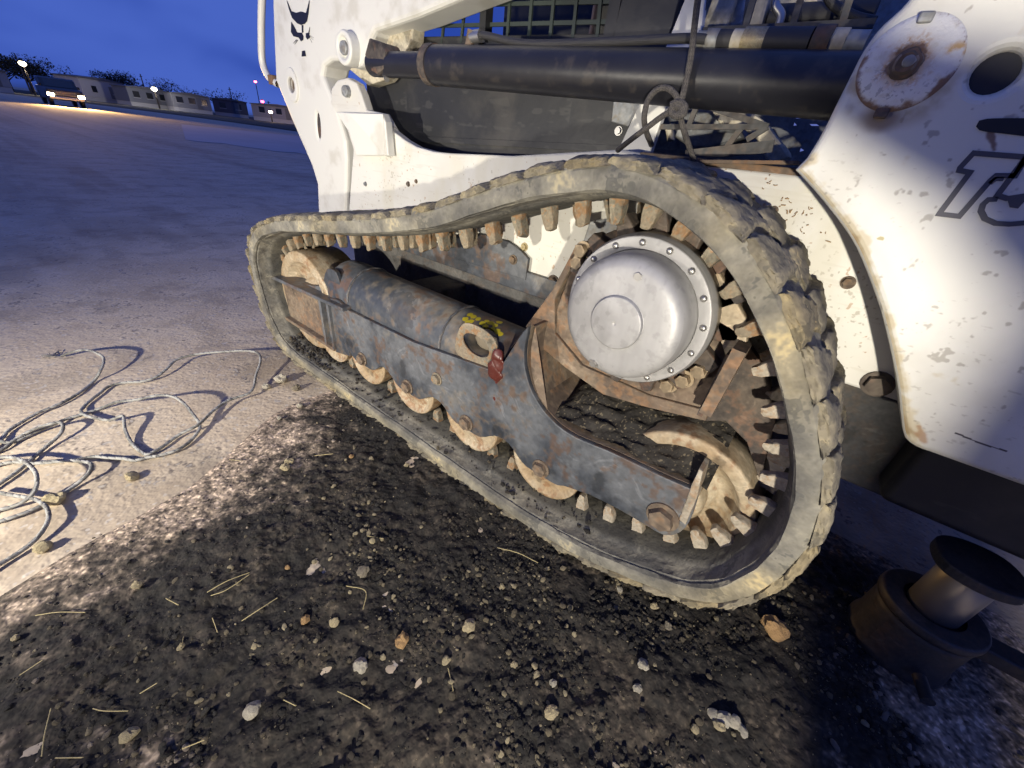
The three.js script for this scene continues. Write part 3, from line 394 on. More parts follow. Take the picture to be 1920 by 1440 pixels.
// ---- black cab panel, cab screen, post
{
  const pan = part(L, 'side_panel', ext(XY([[684, 100], [700, 70], [1265, 60], [1215, 180], [1165, 292], [840, 300], [740, 262], [690, 232]], -1.12), -1.12, .02, .003), mBlack, 'scuffed black lower cab panel');
  part(pan, 'panel_lip', strap(P(735, 258, -1.115), P(1165, 280, -1.115), .016, .012), mBlack); part(pan, 'access_cover', ext(XY([[1152, 172], [1212, 176], [1178, 238], [1146, 228]], -1.112), -1.112, .006, .002), mGrey);
  const q = P(1157, 245, -1.11); place(pan, 'bolt', hex(.008, .006), mSteel, q.x, q.y, -1.119); part(pan, 'upper_skin', ext(XY([[1142, 95], [1180, -60], [1290, -60], [1246, 95]], -1.105), -1.105, .012, .002), mBlack);
  const sc = part(L, 'cab_screen', merge([strap(P(755, 90, -1.12), P(790, -60, -1.12), .06, .03), strap(P(745, 97, -1.12), P(1150, 97, -1.12), .035, .03), strap(P(908, 100, -1.12), P(918, -80, -1.12), .024, .03), strap(P(1140, 100, -1.12), P(1175, -80, -1.12), .03, .03)]), mBlack, 'black welded side screen of the cab');
  const bg = M({ color: new THREE.Color().setRGB(.03, .042, .038), roughness: .55 });
  for (const [a, b] of [[828, 842], [864, 880], [950, 962], [990, 1004], [1030, 1046], [1072, 1090], [1118, 1134]]) part(sc, 'screen_bar', strap(P(a, 92, -1.122), P(b, -80, -1.122), .009, .006), bg);
  for (const y of [-66, -30, 8, 46, 80]) part(sc, 'screen_bar', strap(P(770, y + 4, -1.126), P(1145, y - 5, -1.126), .009, .006), bg);
  part(L, 'cab_wall', box(-1.62, -.55, .93, 2.05, -1.92, -1.88, .004), mBlack); part(L, 'cab_wall', box(-.62, -.58, .95, 2.05, -1.90, -1.14, .004), mBlack); part(L, 'cab_roof', box(-1.75, -.50, 2.03, 2.08, -1.93, -1.10, .02), mBlack);
  part(L, 'cab_wall', ext(XY([[1142, -60], [1290, -60], [1290, -700], [1142, -700]], -1.125), -1.125, .01, .002), mBlack);
  const seat = part(L, 'seat', box(-1.15, -.72, 1.05, 1.20, -1.75, -1.28, .05), mBlack); part(seat, 'seat_back', box(-.80, -.68, 1.15, 1.75, -1.75, -1.28, .05), mBlack); 
  const po = part(L, 'cab_post', ext(XY([[1302, -60], [1283, 0], [1245, 95], [1205, 180], [1150, 300], [1215, 300], [1254, 182], [1310, 95], [1322, 0], [1330, -60]], -1.05), -1.05, .02, .003), mWhiteClean, 'white slanted sheet-metal post');
}
// ---- lift cylinder with hoses
{
  const ax = (x, y) => P(x, y, -.93), a = ax(700, 121), b = ax(815, 123), c = ax(1640, 166);
  const cy = part(L, 'lift_cylinder', boxUV(bar(b, c, .045, 40)), mGloss, 'long black hydraulic lift cylinder');
  part(cy, 'rod', boxUV(bar(a, b, .031, 32)), mGloss); part(cy, 'gland_ring', boxUV(bar(ax(806, 122), ax(818, 123), .047, 40)), mDarkRust); { const q = ax(722, 135); part(cy, 'grease_nipple', boxUV(bar(q, q.clone().add(V3(.02, -.02, .01)), .008, 10)), mSteel); }
  part(cy, 'feed_pipe', tube([[885, 68], [905, 66], [960, 78], [1000, 82], [1150, 78], [1300, 72], [1325, 74]].map(p => P(p[0], p[1], -.935)), .008, 60, 10), mHose); { const q = P(885, 70, -.935); part(cy, 'pipe_elbow', boxUV(bar(q.clone().add(V3(-.012, -.03, 0)), q.clone().add(V3(0, .014, 0)), .012, 12)), mRust); part(cy, 'pipe_nut', boxUV(bar(q, q.clone().add(V3(.03, .002, 0)), .014, 6)), mSteel); }
  const h = (x0, x1, r, m, n = 20, nm = 'hose_fitting') => part(cy, nm, boxUV(bar(P(x0, 73 + (x0 - 1310) * .02, -.945), P(x1, 73 + (x1 - 1310) * .02, -.945), r, n)), m);
  h(1308, 1325, .012, mGrey); h(1325, 1348, .016, mGrey, 6); h(1348, 1374, .014, mHose); h(1374, 1394, .015, mCream); h(1394, 1436, .018, mBrass, 12); h(1436, 1520, .018, mHose, 20, 'hose'); h(1524, 1558, .021, mDarkRust); h(1558, 1586, .018, mCream, 6); h(1586, 1625, .015, mGrey);
}
// ---- engine bay: guard bars in front of cream and grey parts
{
  const eb = part(L, 'engine_block', jitter(box(-.50, -.02, .88, .945, -1.75, -1.20, .02), .008, 14, 4), mBay);
  const sky = [[[1498, 207], [1490, 222], [1504, 222]], [[1488, 228], [1486, 236], [1494, 235]], [[1516, 231], [1522, 236], [1537, 236], [1530, 231]], [[1462, 272], [1455, 288], [1472, 280], [1473, 272]], [[1500, 277], [1498, 285], [1508, 282]]].map(t => XY(t, -1.45));
  part(eb, 'bay_backing', ext(XY([[1180, 320], [1190, 180], [1290, -120], [1900, -120], [1900, 330]], -1.45), -1.45, .02, 0, sky), mGrey);
  const at = (x, y, z) => P(x, y, z);
  const blk = (x0, y0, x1, y1, z, d, m, n = 'engine_part') => { const a = at(x0, y1, z), b = at(x1, y0, z); part(eb, n, box(a.x, b.x, a.y, b.y, z - d, z, .008), m); };
  part(eb, 'cover_box', ext(XY([[1312, 58], [1340, -20], [1385, -20], [1360, 54]], -1.16), -1.16, .12, .008), mCream); part(eb, 'cover_box', ext(XY([[1352, 56], [1372, -20], [1402, -20], [1392, 52]], -1.18), -1.18, .12, .006), mGrey); part(eb, 'cover_box', ext(XY([[1398, 54], [1420, -20], [1448, -20], [1428, 52]], -1.17), -1.17, .12, .008), mCream);
  part(eb, 'canister', boxUV(bar(at(1440, 18, -1.25), at(1650, -6, -1.25), .055, 28)), mCream); part(eb, 'canister_band', boxUV(bar(at(1444, 34, -1.19), at(1640, 26, -1.19), .022, 16)), mHose);
  part(eb, 'hose', tube([[1460, -20], [1454, 10], [1464, 30], [1456, 58]].map(p => at(p[0], p[1], -1.12)), .008, 30, 8), mSteel); part(eb, 'hose', tube([[1545, -30], [1560, 5], [1600, 30], [1640, 40]].map(p => at(p[0], p[1], -1.14)), .008, 30, 8), mHose);
  part(eb, 'fan_shroud', ext(curve2(XY([[1335, 205], [1345, 190], [1395, 205], [1430, 225], [1455, 255], [1480, 295], [1440, 305], [1425, 270], [1390, 240], [1350, 232]], -1.25), 50, true).slice(0, -1), -1.25, .05, .006), mCream); part(eb, 'radiator_tank', ext(XY([[1240, 240], [1290, 232], [1330, 240], [1390, 242], [1400, 262], [1330, 280], [1300, 282]], -1.30), -1.30, .08, .01), mGrey); part(eb, 'radiator_tank', ext(XY([[1245, 238], [1258, 230], [1260, 262], [1250, 265]], -1.22), -1.22, .03, .006), mCream);
  const gd = part(L, 'engine_guard', merge([strap(P(1308, 60, -1.06), P(1640, 44, -1.06), .013, .008), strap(P(1228, 238, -1.06), P(1440, 238, -1.06), .010, .008), strap(P(1285, 292, -1.06), P(1450, 274, -1.06), .022, .008)]), mBay, 'dark slotted guard over the engine bay');
  for (const [a, b, c, d] of [[1318, 20, 1335, -60], [1396, 56, 1430, -60], [1484, 54, 1520, -60], [1576, 54, 1612, -60], [1340, 60, 1352, 80], [1290, 240, 1310, 190], [1358, 282, 1392, 238], [1300, 190, 1440, 238], [1440, 238, 1400, 262]]) part(gd, 'guard_bar', strap(P(a, b, -1.062), P(c, d, -1.062), .011, .006), mBay);
  part(gd, 'sill', strap(P(1270, 303, -1.0), P(1500, 306, -1.0), .006, .05), mRust);
}
// ---- rear upright panel with pivot cover, hole, stripe and lettering
{
  const ZR = -.86, W = (pts) => XY(pts, ZR), hc = P(1870, 135, ZR);
  const out = [...curve2(W([[1745, -60], [1698, 5], [1650, 50], [1618, 95], [1595, 140], [1570, 190], [1540, 250], [1512, 296]]), 24), ...curve2(W([[1490, 318], [1520, 350], [1560, 398], [1600, 455], [1625, 510], [1650, 580], [1668, 650], [1682, 720], [1690, 790]]), 26), ...curve2(W([[1692, 806], [1700, 828], [1722, 843], [1745, 851]]), 6), V2(.95, .556), V2(.95, 1.38), V2(.05, 1.30)];
  const at = (x, y) => { const q = P(x, y, ZR); return [q.x, q.y]; }, dc = at(1702, 121), seg = (X, Y, p, q) => { const ex = q[0] - p[0], ey = q[1] - p[1], t = cl(((X - p[0]) * ex + (Y - p[1]) * ey) / (ex * ex + ey * ey)); return Math.hypot(X - p[0] - ex * t, Y - p[1] - ey * t); };
  const edge = [[1512, 300], [1490, 318], [1520, 350], [1560, 398], [1600, 455], [1625, 510], [1650, 580], [1668, 650], [1682, 720], [1690, 790], [1722, 843]].map(p => at(...p)), s1 = at(1790, 812), s2 = at(1838, 832), s3 = at(1884, 846), t1 = at(1854, 250), t2 = at(1862, 282), u1 = at(1722, 800), u2 = at(1732, 828), chip = at(1650, 448), low = at(1650, 225);
  const pm = tex(1024, (u, v) => {
    const X = u * 1.3 - .15, Y = v * 1.3 + .4, n = fb(u, v, 10, 6, 1800), f = fb(u, v, 90, 3, 1810), h = fb(u, v * 2, 130, 3, 1820), m = fb(u, v, 28, 5, 1830); let k = mix([.69, .68, .62], [.61, .595, .53], st(.35, .7, n));
    let de = 9; for (let i = 0; i < edge.length - 1; i++) de = Math.min(de, seg(X, Y, edge[i], edge[i + 1]));
    k = mix(k, [.52, .44, .27], .75 * st(.62, .78, m + .45 * st(.035, .0, de) - .12)); k = mix(k, [.34, .24, .12], .8 * st(.010, .001, de + .014 * (f - .5)) * st(.4, .6, m));
    k = mix(k, [.30, .27, .22], .4 * st(.70, .78, h * .75 + n * .3) * st(1.0, .92, Y)); k = mix(k, [.24, .21, .17], .6 * st(.74, .80, f));
    const rd = Math.hypot(X - dc[0], Y - dc[1]), ring = st(.080, .056, rd + .02 * (n - .5)) * st(.02, -.03, Y - dc[1]); k = mix(k, [.40, .33, .22], .8 * ring * st(.42, .62, m)); k = mix(k, [.20, .13, .08], .8 * st(.022, .006, Math.hypot((X - low[0]) * .6, Y - low[1]) + .016 * (m - .5)));
    const sc = Math.min(seg(X, Y, s1, s2), seg(X, Y, s2, s3)); if (sc < .0010 + .0012 * (f - .4)) k = [.05, .045, .045];
    k = mix(k, [.17, .09, .06], .9 * st(.004, .001, seg(X, Y, t1, t2) + .008 * (f - .5))); k = mix(k, [.36, .20, .09], .8 * st(.007, .002, seg(X, Y, u1, u2) + .010 * (f - .5))); if (Math.hypot(X - chip[0], (Y - chip[1]) * 1.5) < .005 + .003 * (f - .5)) k = [.42, .36, .18]; return k;
  }, 1.3); pm.offset.set(.15 / 1.3, -.4 / 1.3);
  const rp = part(L, 'rear_panel', ext(out, ZR, .128, .012, [ring2(hc.x, hc.y, .022, .022)], 4), M({ map: pm, roughness: .5, bumpMap: grain, bumpScale: .0008 }), 'white rear upright panel with dark outlined lettering');
  const q = P(1702, 121, ZR), DR = .0535;
  const mDisc = M({ map: tex(512, (u, v) => {
    const x = u - .5, y = v - .5, r = Math.hypot(x, y) * 2, a = Math.atan2(y, x), n = fb(u, v, 9, 6, 1700), n2 = fb(u, v, 40, 3, 1710), n3 = fb(u, v, 24, 4, 1720);
    let k = mix([.76, .75, .72], [.66, .63, .56], st(.5, .75, n)); const cx = x + .02, cy = y + .01, rc = Math.hypot(cx, cy) * 2;
    const low = st(.15, -.35, y + .15 * x);
    k = mix(k, [.50, .28, .08], .85 * st(.62, .30, rc + .55 * (n - .5)) * st(.25, .55, n2 * .5 + n * .5)); k = mix(k, [.15, .07, .035], .9 * st(.40, .28, rc + .4 * (n - .5)));
    k = mix(k, [.20, .09, .04], .9 * st(.86, .97, r + .25 * (n - .5)) * st(.0, .3, low + .5 * (n2 - .5))); k = mix(k, [.62, .36, .08], .8 * st(.16, .05, Math.hypot(x - .40, (y - .13) * 1.6)) * st(.35, .6, n)); k = mix(k, [.12, .10, .12], .45 * low * st(.62, .68, n3)); return k;
  }, 1), roughness: .5, bumpMap: grain, bumpScale: .0008 });
  const dg = lathe([[0, .009], [.030, .0095], [.045, .007], [.051, .004], [DR, .0005]], q.x, q.y, ZR, 56); { const p = dg.attributes.position, uv = dg.attributes.uv; for (let i = 0; i < p.count; i++) uv.setXY(i, (p.getX(i) - q.x) / (2 * DR) + .5, (p.getY(i) - q.y) / (2 * DR) + .5); }
  const disc = part(rp, 'pivot_cover', dg, mDisc, 'round white pivot cover with a rust-stained rim and centre'), c = P(1697, 123, ZR);
  part(disc, 'rusted_nub', jitter(lathe([[0, .016], [.010, .016], [.013, .012], [.016, .010], [.018, .007]], c.x, c.y, ZR + .002, 24), .003, 120, 8), mRust); part(disc, 'nub_tip', lathe([[0, .003], [.006, .003], [.008, 0]], c.x + .002, c.y + .002, ZR + .0165, 18), mGrey);
  for (const [x, y] of [[1652, 214], [1735, 36]]) { const t = P(x, y, ZR); part(disc, 'clip', box(t.x - .008, t.x + .008, t.y - .006, t.y + .006, ZR, ZR + .012, .003), y > 100 ? mDarkRust : mGrey); }
  part(rp, 'hole_lining', ext(ring2(hc.x, hc.y, .0225, .0225), ZR - .013, .01, 0), mInk);
  const dz = ZR + .0013, line = (pts, w, closed) => { const v = pts.map(p => P(1560 + p[0] / 4.5, 160 + p[1] / 4.5, dz)).map(p => V2(p.x, p.y)), n = v.length, o = [], inn = []; for (let i = 0; i < n; i++) { const a = closed ? v[(i + n - 1) % n] : v[Math.max(0, i - 1)], b = closed ? v[(i + 1) % n] : v[Math.min(n - 1, i + 1)], t1 = V2(v[i].x - a.x, v[i].y - a.y), t2 = V2(b.x - v[i].x, b.y - v[i].y); if (t1.length() < 1e-6) t1.copy(t2); if (t2.length() < 1e-6) t2.copy(t1); t1.normalize(); t2.normalize(); const m = V2(-(t1.y + t2.y), t1.x + t2.x).normalize(), k = w / 2 / Math.max(.45, m.x * -t1.y + m.y * t1.x); o.push(V2(v[i].x + m.x * k, v[i].y + m.y * k)); inn.push(V2(v[i].x - m.x * k, v[i].y - m.y * k)); } return closed ? ext(o, dz, .0010, 0, [inn]) : ext([...o, ...inn.reverse()], dz, .0010, 0); };
  part(rp, 'letter_t', line([[1195, 572], [1640, 606], [1545, 762], [1385, 762], [1340, 800], [1075, 1106], [905, 1086], [1165, 735], [1075, 718], [1085, 690]], .0062, true), mInkGrey, 'outlined slanted letter T');
  part(rp, 'digit_five', merge([line([[1780, 470], [1640, 606], [1395, 930], [1480, 955], [1640, 930], [1780, 900]], .0062, false), line([[1450, 790], [1380, 790], [1330, 830]], .005, false), line([[1400, 960], [1320, 965], [1275, 1005], [1258, 1060], [1290, 1125], [1380, 1165], [1500, 1172], [1640, 1160], [1760, 1120]], .0062, false), ext(XY([[1480, 960], [1500, 935], [1800, 900], [1800, 980], [1620, 985], [1570, 1040], [1500, 1030]].map(p => [1560 + p[0] / 4.5, 160 + p[1] / 4.5]), dz), dz - .0002, .001, 0)]), mInkGrey, 'outlined slanted digit 5');
  part(rp, 'stripe', ext(curve2(XY([[1836, 226], [1830, 236], [1836, 244], [1860, 248], [2100, 262], [2100, 240], [1860, 222]], dz), 40, true).slice(0, -1), dz, .001, 0), mInk);
  part(L, 'tail_weight', box(.30, 1.0, .335, .56, -1.93, -1.02, .02), mBlack); part(L, 'tail_panel', box(.0, 1.0, .95, 1.36, -1.93, -1.56, .02), mGrey);
}
// ---------------------------------------------------------------- things round the loader
// the grey rope lying in loops on the lot
{
  const R = (pts) => pts.map(p => G(p[0] / 3, 600 + p[1] / 3, (p[2] ?? .008)));
  const runs = [
    [[345, 203], [400, 182, .02], [480, 168, .05], [545, 186, .06], [583, 214, .05], [562, 290, .03], [530, 340], [430, 420], [320, 480], [220, 520], [130, 570], [50, 620], [0, 680], [-90, 760]],
    [[-60, 760], [20, 725], [90, 670, .012], [180, 620, .02], [280, 585, .03], [335, 575, .03], [356, 594, .03], [340, 640, .02], [270, 705, .01], [215, 750], [100, 850], [-60, 960]],
    [[-60, 660, .02], [60, 690], [180, 640], [320, 580, .012], [370, 558], [480, 525], [570, 495], [650, 463, .02], [760, 450, .03], [900, 423, .05], [980, 433, .055], [1040, 475, .05], [1092, 540, .03], [1125, 592, .015], [1090, 660], [1000, 730], [880, 766]],
    [[880, 766], [830, 772], [760, 790], [700, 780], [600, 775], [530, 768], [440, 785], [330, 795], [200, 806], [60, 800], [-60, 830]],
    [[470, 490], [455, 510, .012], [480, 535, .015], [540, 552, .015], [620, 562, .015], [690, 538, .03], [697, 560, .03], [705, 620, .02], [740, 690], [800, 745], [830, 757], [900, 722], [1000, 650], [1110, 592, .02], [1200, 510, .02], [1290, 450, .02], [1400, 412, .02], [1428, 372, .02], [1440, 310, .03], [1465, 232, .045], [1452, 188, .05], [1400, 174, .05], [1250, 179, .04], [1100, 194, .03], [1000, 220, .025], [940, 272, .02], [880, 320, .012], [800, 346], [700, 352], [620, 370], [550, 420], [490, 468], [470, 490]],
    [[-80, 790], [0, 772, .02], [100, 780, .04], [170, 820, .05], [207, 880, .05], [200, 950, .035], [150, 1010, .02], [60, 1052], [0, 1068], [-80, 1090]],
    [[200, 806], [330, 792], [470, 796, .02], [508, 806, .025], [515, 825, .025], [500, 862, .02], [420, 932], [300, 1010], [150, 1082], [0, 1132], [-80, 1150]],
    [[-60, 965, .02], [20, 976, .02], [100, 990, .02], [190, 1006, .02], [240, 1032, .02], [268, 1068, .02], [270, 1130, .02], [205, 1230, .012], [100, 1312], [0, 1372], [-90, 1430]]
  ];
  const gs = runs.map(r => { const c = new THREE.CatmullRomCurve3(R(r), false, 'centripetal'), len = c.getLength(), g = new THREE.TubeGeometry(c, Math.round(len / .012), .0049, 8), uv = g.attributes.uv; for (let i = 0; i < uv.count; i++) uv.setXY(i, uv.getX(i) * len, uv.getY(i) * .039); return g; });
  { const e = G(100, 668, .012); for (let i = 0; i < 9; i++) { const a = rr(0, 6.28), t = e.clone().add(V3(-.03 - .04 * rnd(), 0, .03 * Math.sin(a))); t.y = .004 + .01 * rnd(); gs.push(tube([G(115, 668, .010), e, t], .0012, 8, 4)); } }
  const tw = tex(128, (u, v) => { const s = Math.abs(((u * 4 + v * 2) % 1 + 1) % 1 - .5) * 2; return .2 + .6 * Math.sqrt(1 - (1 - s) * (1 - s)) + .2 * fb(u, v, 16, 2, 3); }, .039 * 2, true);
  const rc = tex(256, (u, v) => { const a = fb(u, v, 10, 4, 1500); return mix([.30, .30, .285], [.13, .128, .12], st(.35, .7, a)); }, .3);
  solo('rope', merge(gs), M({ map: rc, roughness: .9, bumpMap: tw, bumpScale: .004 }), 'pale grey rope lying in loose loops on the bare lot', 'rope');
}
// the dark cord tied round the lift cylinder
{
  const z1 = -.872, q = (l, z) => l.map(p => P(p[0], p[1], p[2] ?? z)), r = .0055;
  const gs = [tube(q([[1322, -60], [1310, -10], [1302, 50], [1297, 95], [1288, 145], [1277, 190], [1272, 203]], z1), r, 60, 7),
    tube(q([[1272, 203], [1280, 235, -.885], [1296, 285, -.93], [1310, 318, -.955], [1330, 336, -.972], [1390, 376, -.974], [1440, 412, -.976], [1456, 428, -.98]], z1), r, 60, 7),
    tube(q([[1272, 205], [1268, 180], [1250, 165], [1232, 168], [1216, 186], [1208, 218], [1212, 246, -.90], [1222, 272, -.94]], z1), r, 50, 7),
    tube(q([[1270, 206], [1248, 214], [1212, 240, -.88], [1180, 264, -.90], [1158, 282, -.93]], z1), r, 40, 7),
    tube(q([[1258, 198], [1270, 192], [1283, 200], [1280, 214], [1266, 216], [1258, 207], [1268, 198], [1280, 206], [1272, 216]], z1 + .004), .0068, 40, 7)];
  solo('tie_cord', merge(gs), M({ map: tex(128, (u, v) => mix([.055, .05, .052], [.16, .145, .125], st(.4, .7, fb(u, v, 12, 3, 1510))), .1), roughness: .9, bumpMap: grain, bumpScale: .003 }), 'dark cord knotted round the black lift cylinder, its end trailing along the track', 'cord');
}
// the stand under the tail of the loader
{
  const x = .485, z = -1.0, b = thing('support_jack', 'dark round jack with a bright steel neck standing under the loader tail', 'jack', V3(x, 0, z));
  const up = (prof, n = 40) => boxUV(new THREE.LatheGeometry(prof.map(p => V2(p[0] * .86, p[1])), n).translate(x, 0, z));
  const mJ = M({ map: worn(256, .3, [.022, .022, .024], [.036, .035, .035], [.06, .04, .03], [.07, .06, .05], .5, .5, 370), roughness: .55, bumpMap: grain, bumpScale: .001 });
  part(b, 'body', up([[0, .002], [.108, .002], [.112, .010], [.110, .03], [.104, .04], [.102, .12], [.096, .138], [.060, .146], [0, .146]]), mJ); part(b, 'collar', up([[.094, .134], [.106, .138], [.108, .146], [.106, .158], [.10, .162], [.062, .160]]), mJ);
  part(b, 'ram', up([[0, .155], [.052, .155], [.052, .296], [0, .296]]), M({ color: new THREE.Color().setRGB(.42, .40, .37), metalness: .8, roughness: .35 }));
  part(b, 'top_plate', ext(curve2(W2([[-.08, -.055], [-.085, .04], [-.03, .08], [.05, .075], [.08, .03], [.075, -.05], [.025, -.08], [-.04, -.08]]), 40, true).slice(0, -1), 0, .024, .004).scale(.78, .78, 1).rotateX(-Math.PI / 2).translate(x, .308, z), mJ);
  part(b, 'pump_lug', box(x + .085, x + .16, .11, .145, z - .02, z + .03, .006), mJ); part(b, 'handle_pin', boxUV(bar(V3(x + .165, .12, z + .0), V3(x + .165, .235, z + .005), .007, 10)), mJ); part(b, 'release_knob', boxUV(bar(V3(x + .02, .05, z + .10), V3(x + .03, .05, z + .15), .012, 12)), mJ);
}
// larger stones one can tell apart
{
  const bigs = [1, 2, 3, 4, 5].map(s => pebble(20 + s, 2));
  const mk = (a, b, s) => M({ map: worn(128, .05, a, b, b, a, .3, .3, s), roughness: .85, bumpMap: grain, bumpScale: .003 });
  const mats = [mk([.50, .42, .25], [.42, .35, .22], 380), mk([.52, .48, .38], [.44, .40, .32], 381), mk([.46, .28, .11], [.38, .24, .12], 382), mk([.30, .26, .19], [.22, .19, .14], 383)];
  const spots = [[880, 1186, 13, 0], [1443, 1188, 22, 2], [1030, 1346, 13, 0], [1200, 1258, 12, 1], [1190, 1300, 9, 1], [836, 1247, 9, 0], [755, 1210, 16, 2], [678, 1256, 15, 1], [628, 1170, 10, 0], [575, 1170, 9, 2], [940, 1106, 7, 0], [1024, 1076, 6, 0], [962, 1256, 7, 0], [1000, 1258, 7, 0], [1034, 1290, 8, 1], [480, 1342, 14, 1], [107, 942, 14, 0], [84, 1031, 11, 0], [251, 897, 11, 0], [262, 1104, 9, 0], [536, 885, 9, 0], [528, 716, 14, 1], [500, 728, 9, 1], [555, 730, 10, 3], [563, 765, 7, 1], [525, 788, 5, 1], [544, 872, 8, 0], [700, 1025, 7, 0], [682, 1082, 14, 3], [762, 875, 6, 0], [250, 1386, 10, 0], [345, 1222, 6, 0], [35, 1202, 5, 0], [1330, 1345, 10, 1], [1350, 1356, 13, 1], [1372, 1362, 11, 1], [1340, 1370, 10, 0], [1385, 1378, 9, 1], [1300, 1372, 8, 0], [1160, 1110, 7, 1], [1225, 1142, 8, 0], [1250, 1180, 9, 3], [660, 862, 6, 2], [540, 1068, 5, 2]];
  const words = ['rounded tan stone lying on the loose ground', 'pale angular stone lying on the loose ground', 'rusty orange stone lying on the loose ground', 'dull brown stone half sunk in the loose ground'];
  spots.forEach(([x, y, r, m], i) => { const q = G(x, y), d = q.distanceTo(camera.position), s = r * d / 1150 * 1.15, e = solo('stone', bigs[i % 5].clone().scale(s * rr(.9, 1.2), s, s).rotateY(rr(0, 6)).rotateZ(rr(-.3, .3)), mats[m], words[m], 'stone', 'stones scattered by the track: ' + ['tan', 'pale', 'orange', 'brown'][m]); e.position.set(q.x, Math.max(0, dirtH(q.x, q.z)) - s * .12, q.z); });
}
// bits of straw
{
  const mS = M({ map: worn(64, .05, [.40, .33, .15], [.34, .28, .14], [.3, .23, .1], [.42, .38, .25], .3, .4, 390), roughness: .7 });
  const l = [[[68, 1156], [115, 1153], [162, 1151]], [[392, 1118], [430, 1100], [470, 1080]], [[398, 1122], [425, 1115], [470, 1085]], [[312, 1123], [340, 1143]], [[455, 1168], [490, 1150], [522, 1126]], [[345, 1195], [347, 1223]], [[402, 1165], [413, 1195]], [[175, 1329], [198, 1337], [240, 1333]], [[80, 1420], [88, 1380], [98, 1330]], [[105, 1422], [160, 1424]], [[345, 1408], [388, 1393]], [[534, 1317], [558, 1330]], [[634, 1300], [665, 1318], [695, 1332]], [[932, 1032], [970, 1045], [1008, 1060]], [[650, 1103], [686, 1112], [681, 1145]], [[262, 1300], [298, 1285]], [[42, 1270], [88, 1246]], [[590, 855], [625, 855]], [[430, 862], [450, 866]], [[690, 1010], [720, 1018]], [[840, 1255], [850, 1300]]];
  l.forEach((p, i) => { const pts = p.map((q, k) => { const g = G(q[0], q[1], .01); g.y = Math.max(0, dirtH(g.x, g.z)) + .006 + .006 * (k % 2); return g; }); solo('straw', tube(pts, .0009, 14, 5), mS, 'thin yellow bit of dry straw lying on the ground', 'straw', 'bits of straw on the dirt'); });
}
// ---------------------------------------------------------------- the pickup behind the photographer, and another one far across the lot
const lensGlow = (k, c = [1, .93, .78]) => M({ color: 0xffffff, emissive: new THREE.Color().setRGB(...c), emissiveIntensity: k, roughness: .3 });
function pickup(name, label, pos, turn, paint, glow) {                     // nose at local z = 0, facing -z
  const t = thing(name, label, 'pickup', V3(0, 0, 0)); const mp = M({ color: new THREE.Color().setRGB(...paint), roughness: .35, metalness: .1 }), dk = M({ color: new THREE.Color().setRGB(.02, .02, .022), roughness: .5 }), gl = M({ color: new THREE.Color().setRGB(.03, .035, .04), roughness: .1 });
  const prof = W2([[.06, .55], [.02, .70], [.05, 1.02], [.25, 1.10], [1.35, 1.17], [2.05, 1.72], [2.35, 1.80], [3.35, 1.80], [3.62, 1.70], [3.75, 1.20], [5.5, 1.20], [5.55, .60], [5.2, .50]]);
  const arch = (z) => { const l = []; for (let i = 0; i <= 12; i++) { const a = i / 12 * Math.PI; l.push(V2(z + .46 * Math.cos(a), .40 + .46 * Math.sin(a))); } return l; };
  const g = ext([...prof, ...arch(4.45), V2(3.9, .42), V2(1.6, .42), ...arch(1.0)], .98, 1.96, .05, [], 3); g.rotateY(-Math.PI / 2); const body = part(t, 'body', boxUV(g), mp);
  for (const s of [-1, 1]) {
    part(t, 'headlight', box(s * .825 - .17, s * .825 + .17, .61, .79, -.004, .12, .03), glow); part(t, 'side_window', ext(W2([[1.55, 1.20], [2.12, 1.66], [3.30, 1.70], [3.5, 1.22]]), .004, .008, .001).rotateY(-Math.PI / 2).translate(s * .985, 0, 0), gl);
    for (const z of [1.0, 4.45]) { const w = part(t, 'wheel', lathe([[.10, .12], [.22, .12], [.25, .08], [.37, .12], [.40, .09], [.40, -.09], [.37, -.12], [.10, -.12]], 0, 0, 0, 32).rotateY(Math.PI / 2).translate(s * .86, .40, z), dk); part(w, 'rim', lathe([[0, .10], [.06, .10], [.08, .05], [.22, .07], [.235, .10], [.235, -.1]], 0, 0, 0, 24).rotateY(s * Math.PI / 2).translate(s * .87, .40, z), mSteel); }
    part(t, 'mirror', box(s * 1.02 - .10, s * 1.02 + .10, 1.18, 1.36, 1.55, 1.65, .03), dk);
  }
  part(t, 'grille', box(-.60, .60, .66, .98, -.012, .08, .02), dk); for (let i = 0; i < 5; i++) part(t.children[t.children.length - 1].name === 'grille' ? t.children[t.children.length - 1] : t.getObjectByName('grille'), 'grille_bar', box(-.58, .58, .70 + i * .055, .715 + i * .055, -.02, -.01, .003), mSteel);
  part(t, 'bumper', box(-.97, .97, .42, .62, -.10, .10, .05), mSteel); part(t, 'windscreen', ext(W2([[1.40, 1.205], [2.04, 1.70], [2.06, 1.69], [1.42, 1.19]]), .80, 1.60, .002).rotateY(-Math.PI / 2).translate(0, .012, -.012), gl);
  t.position.copy(pos); t.rotation.y = turn; bases.set(t, pos.clone()); return t;
}
const yawT = Math.atan2(HEAD_A.z - HEAD_B.z, HEAD_B.x - HEAD_A.x);
pickup('pickup_truck', 'grey pickup truck with lit headlights facing the loader', V3((HEAD_A.x + HEAD_B.x) / 2 + .04 * Math.sin(yawT), 0, (HEAD_A.z + HEAD_B.z) / 2 + .04 * Math.cos(yawT)), yawT, [.22, .22, .23], lensGlow(3));
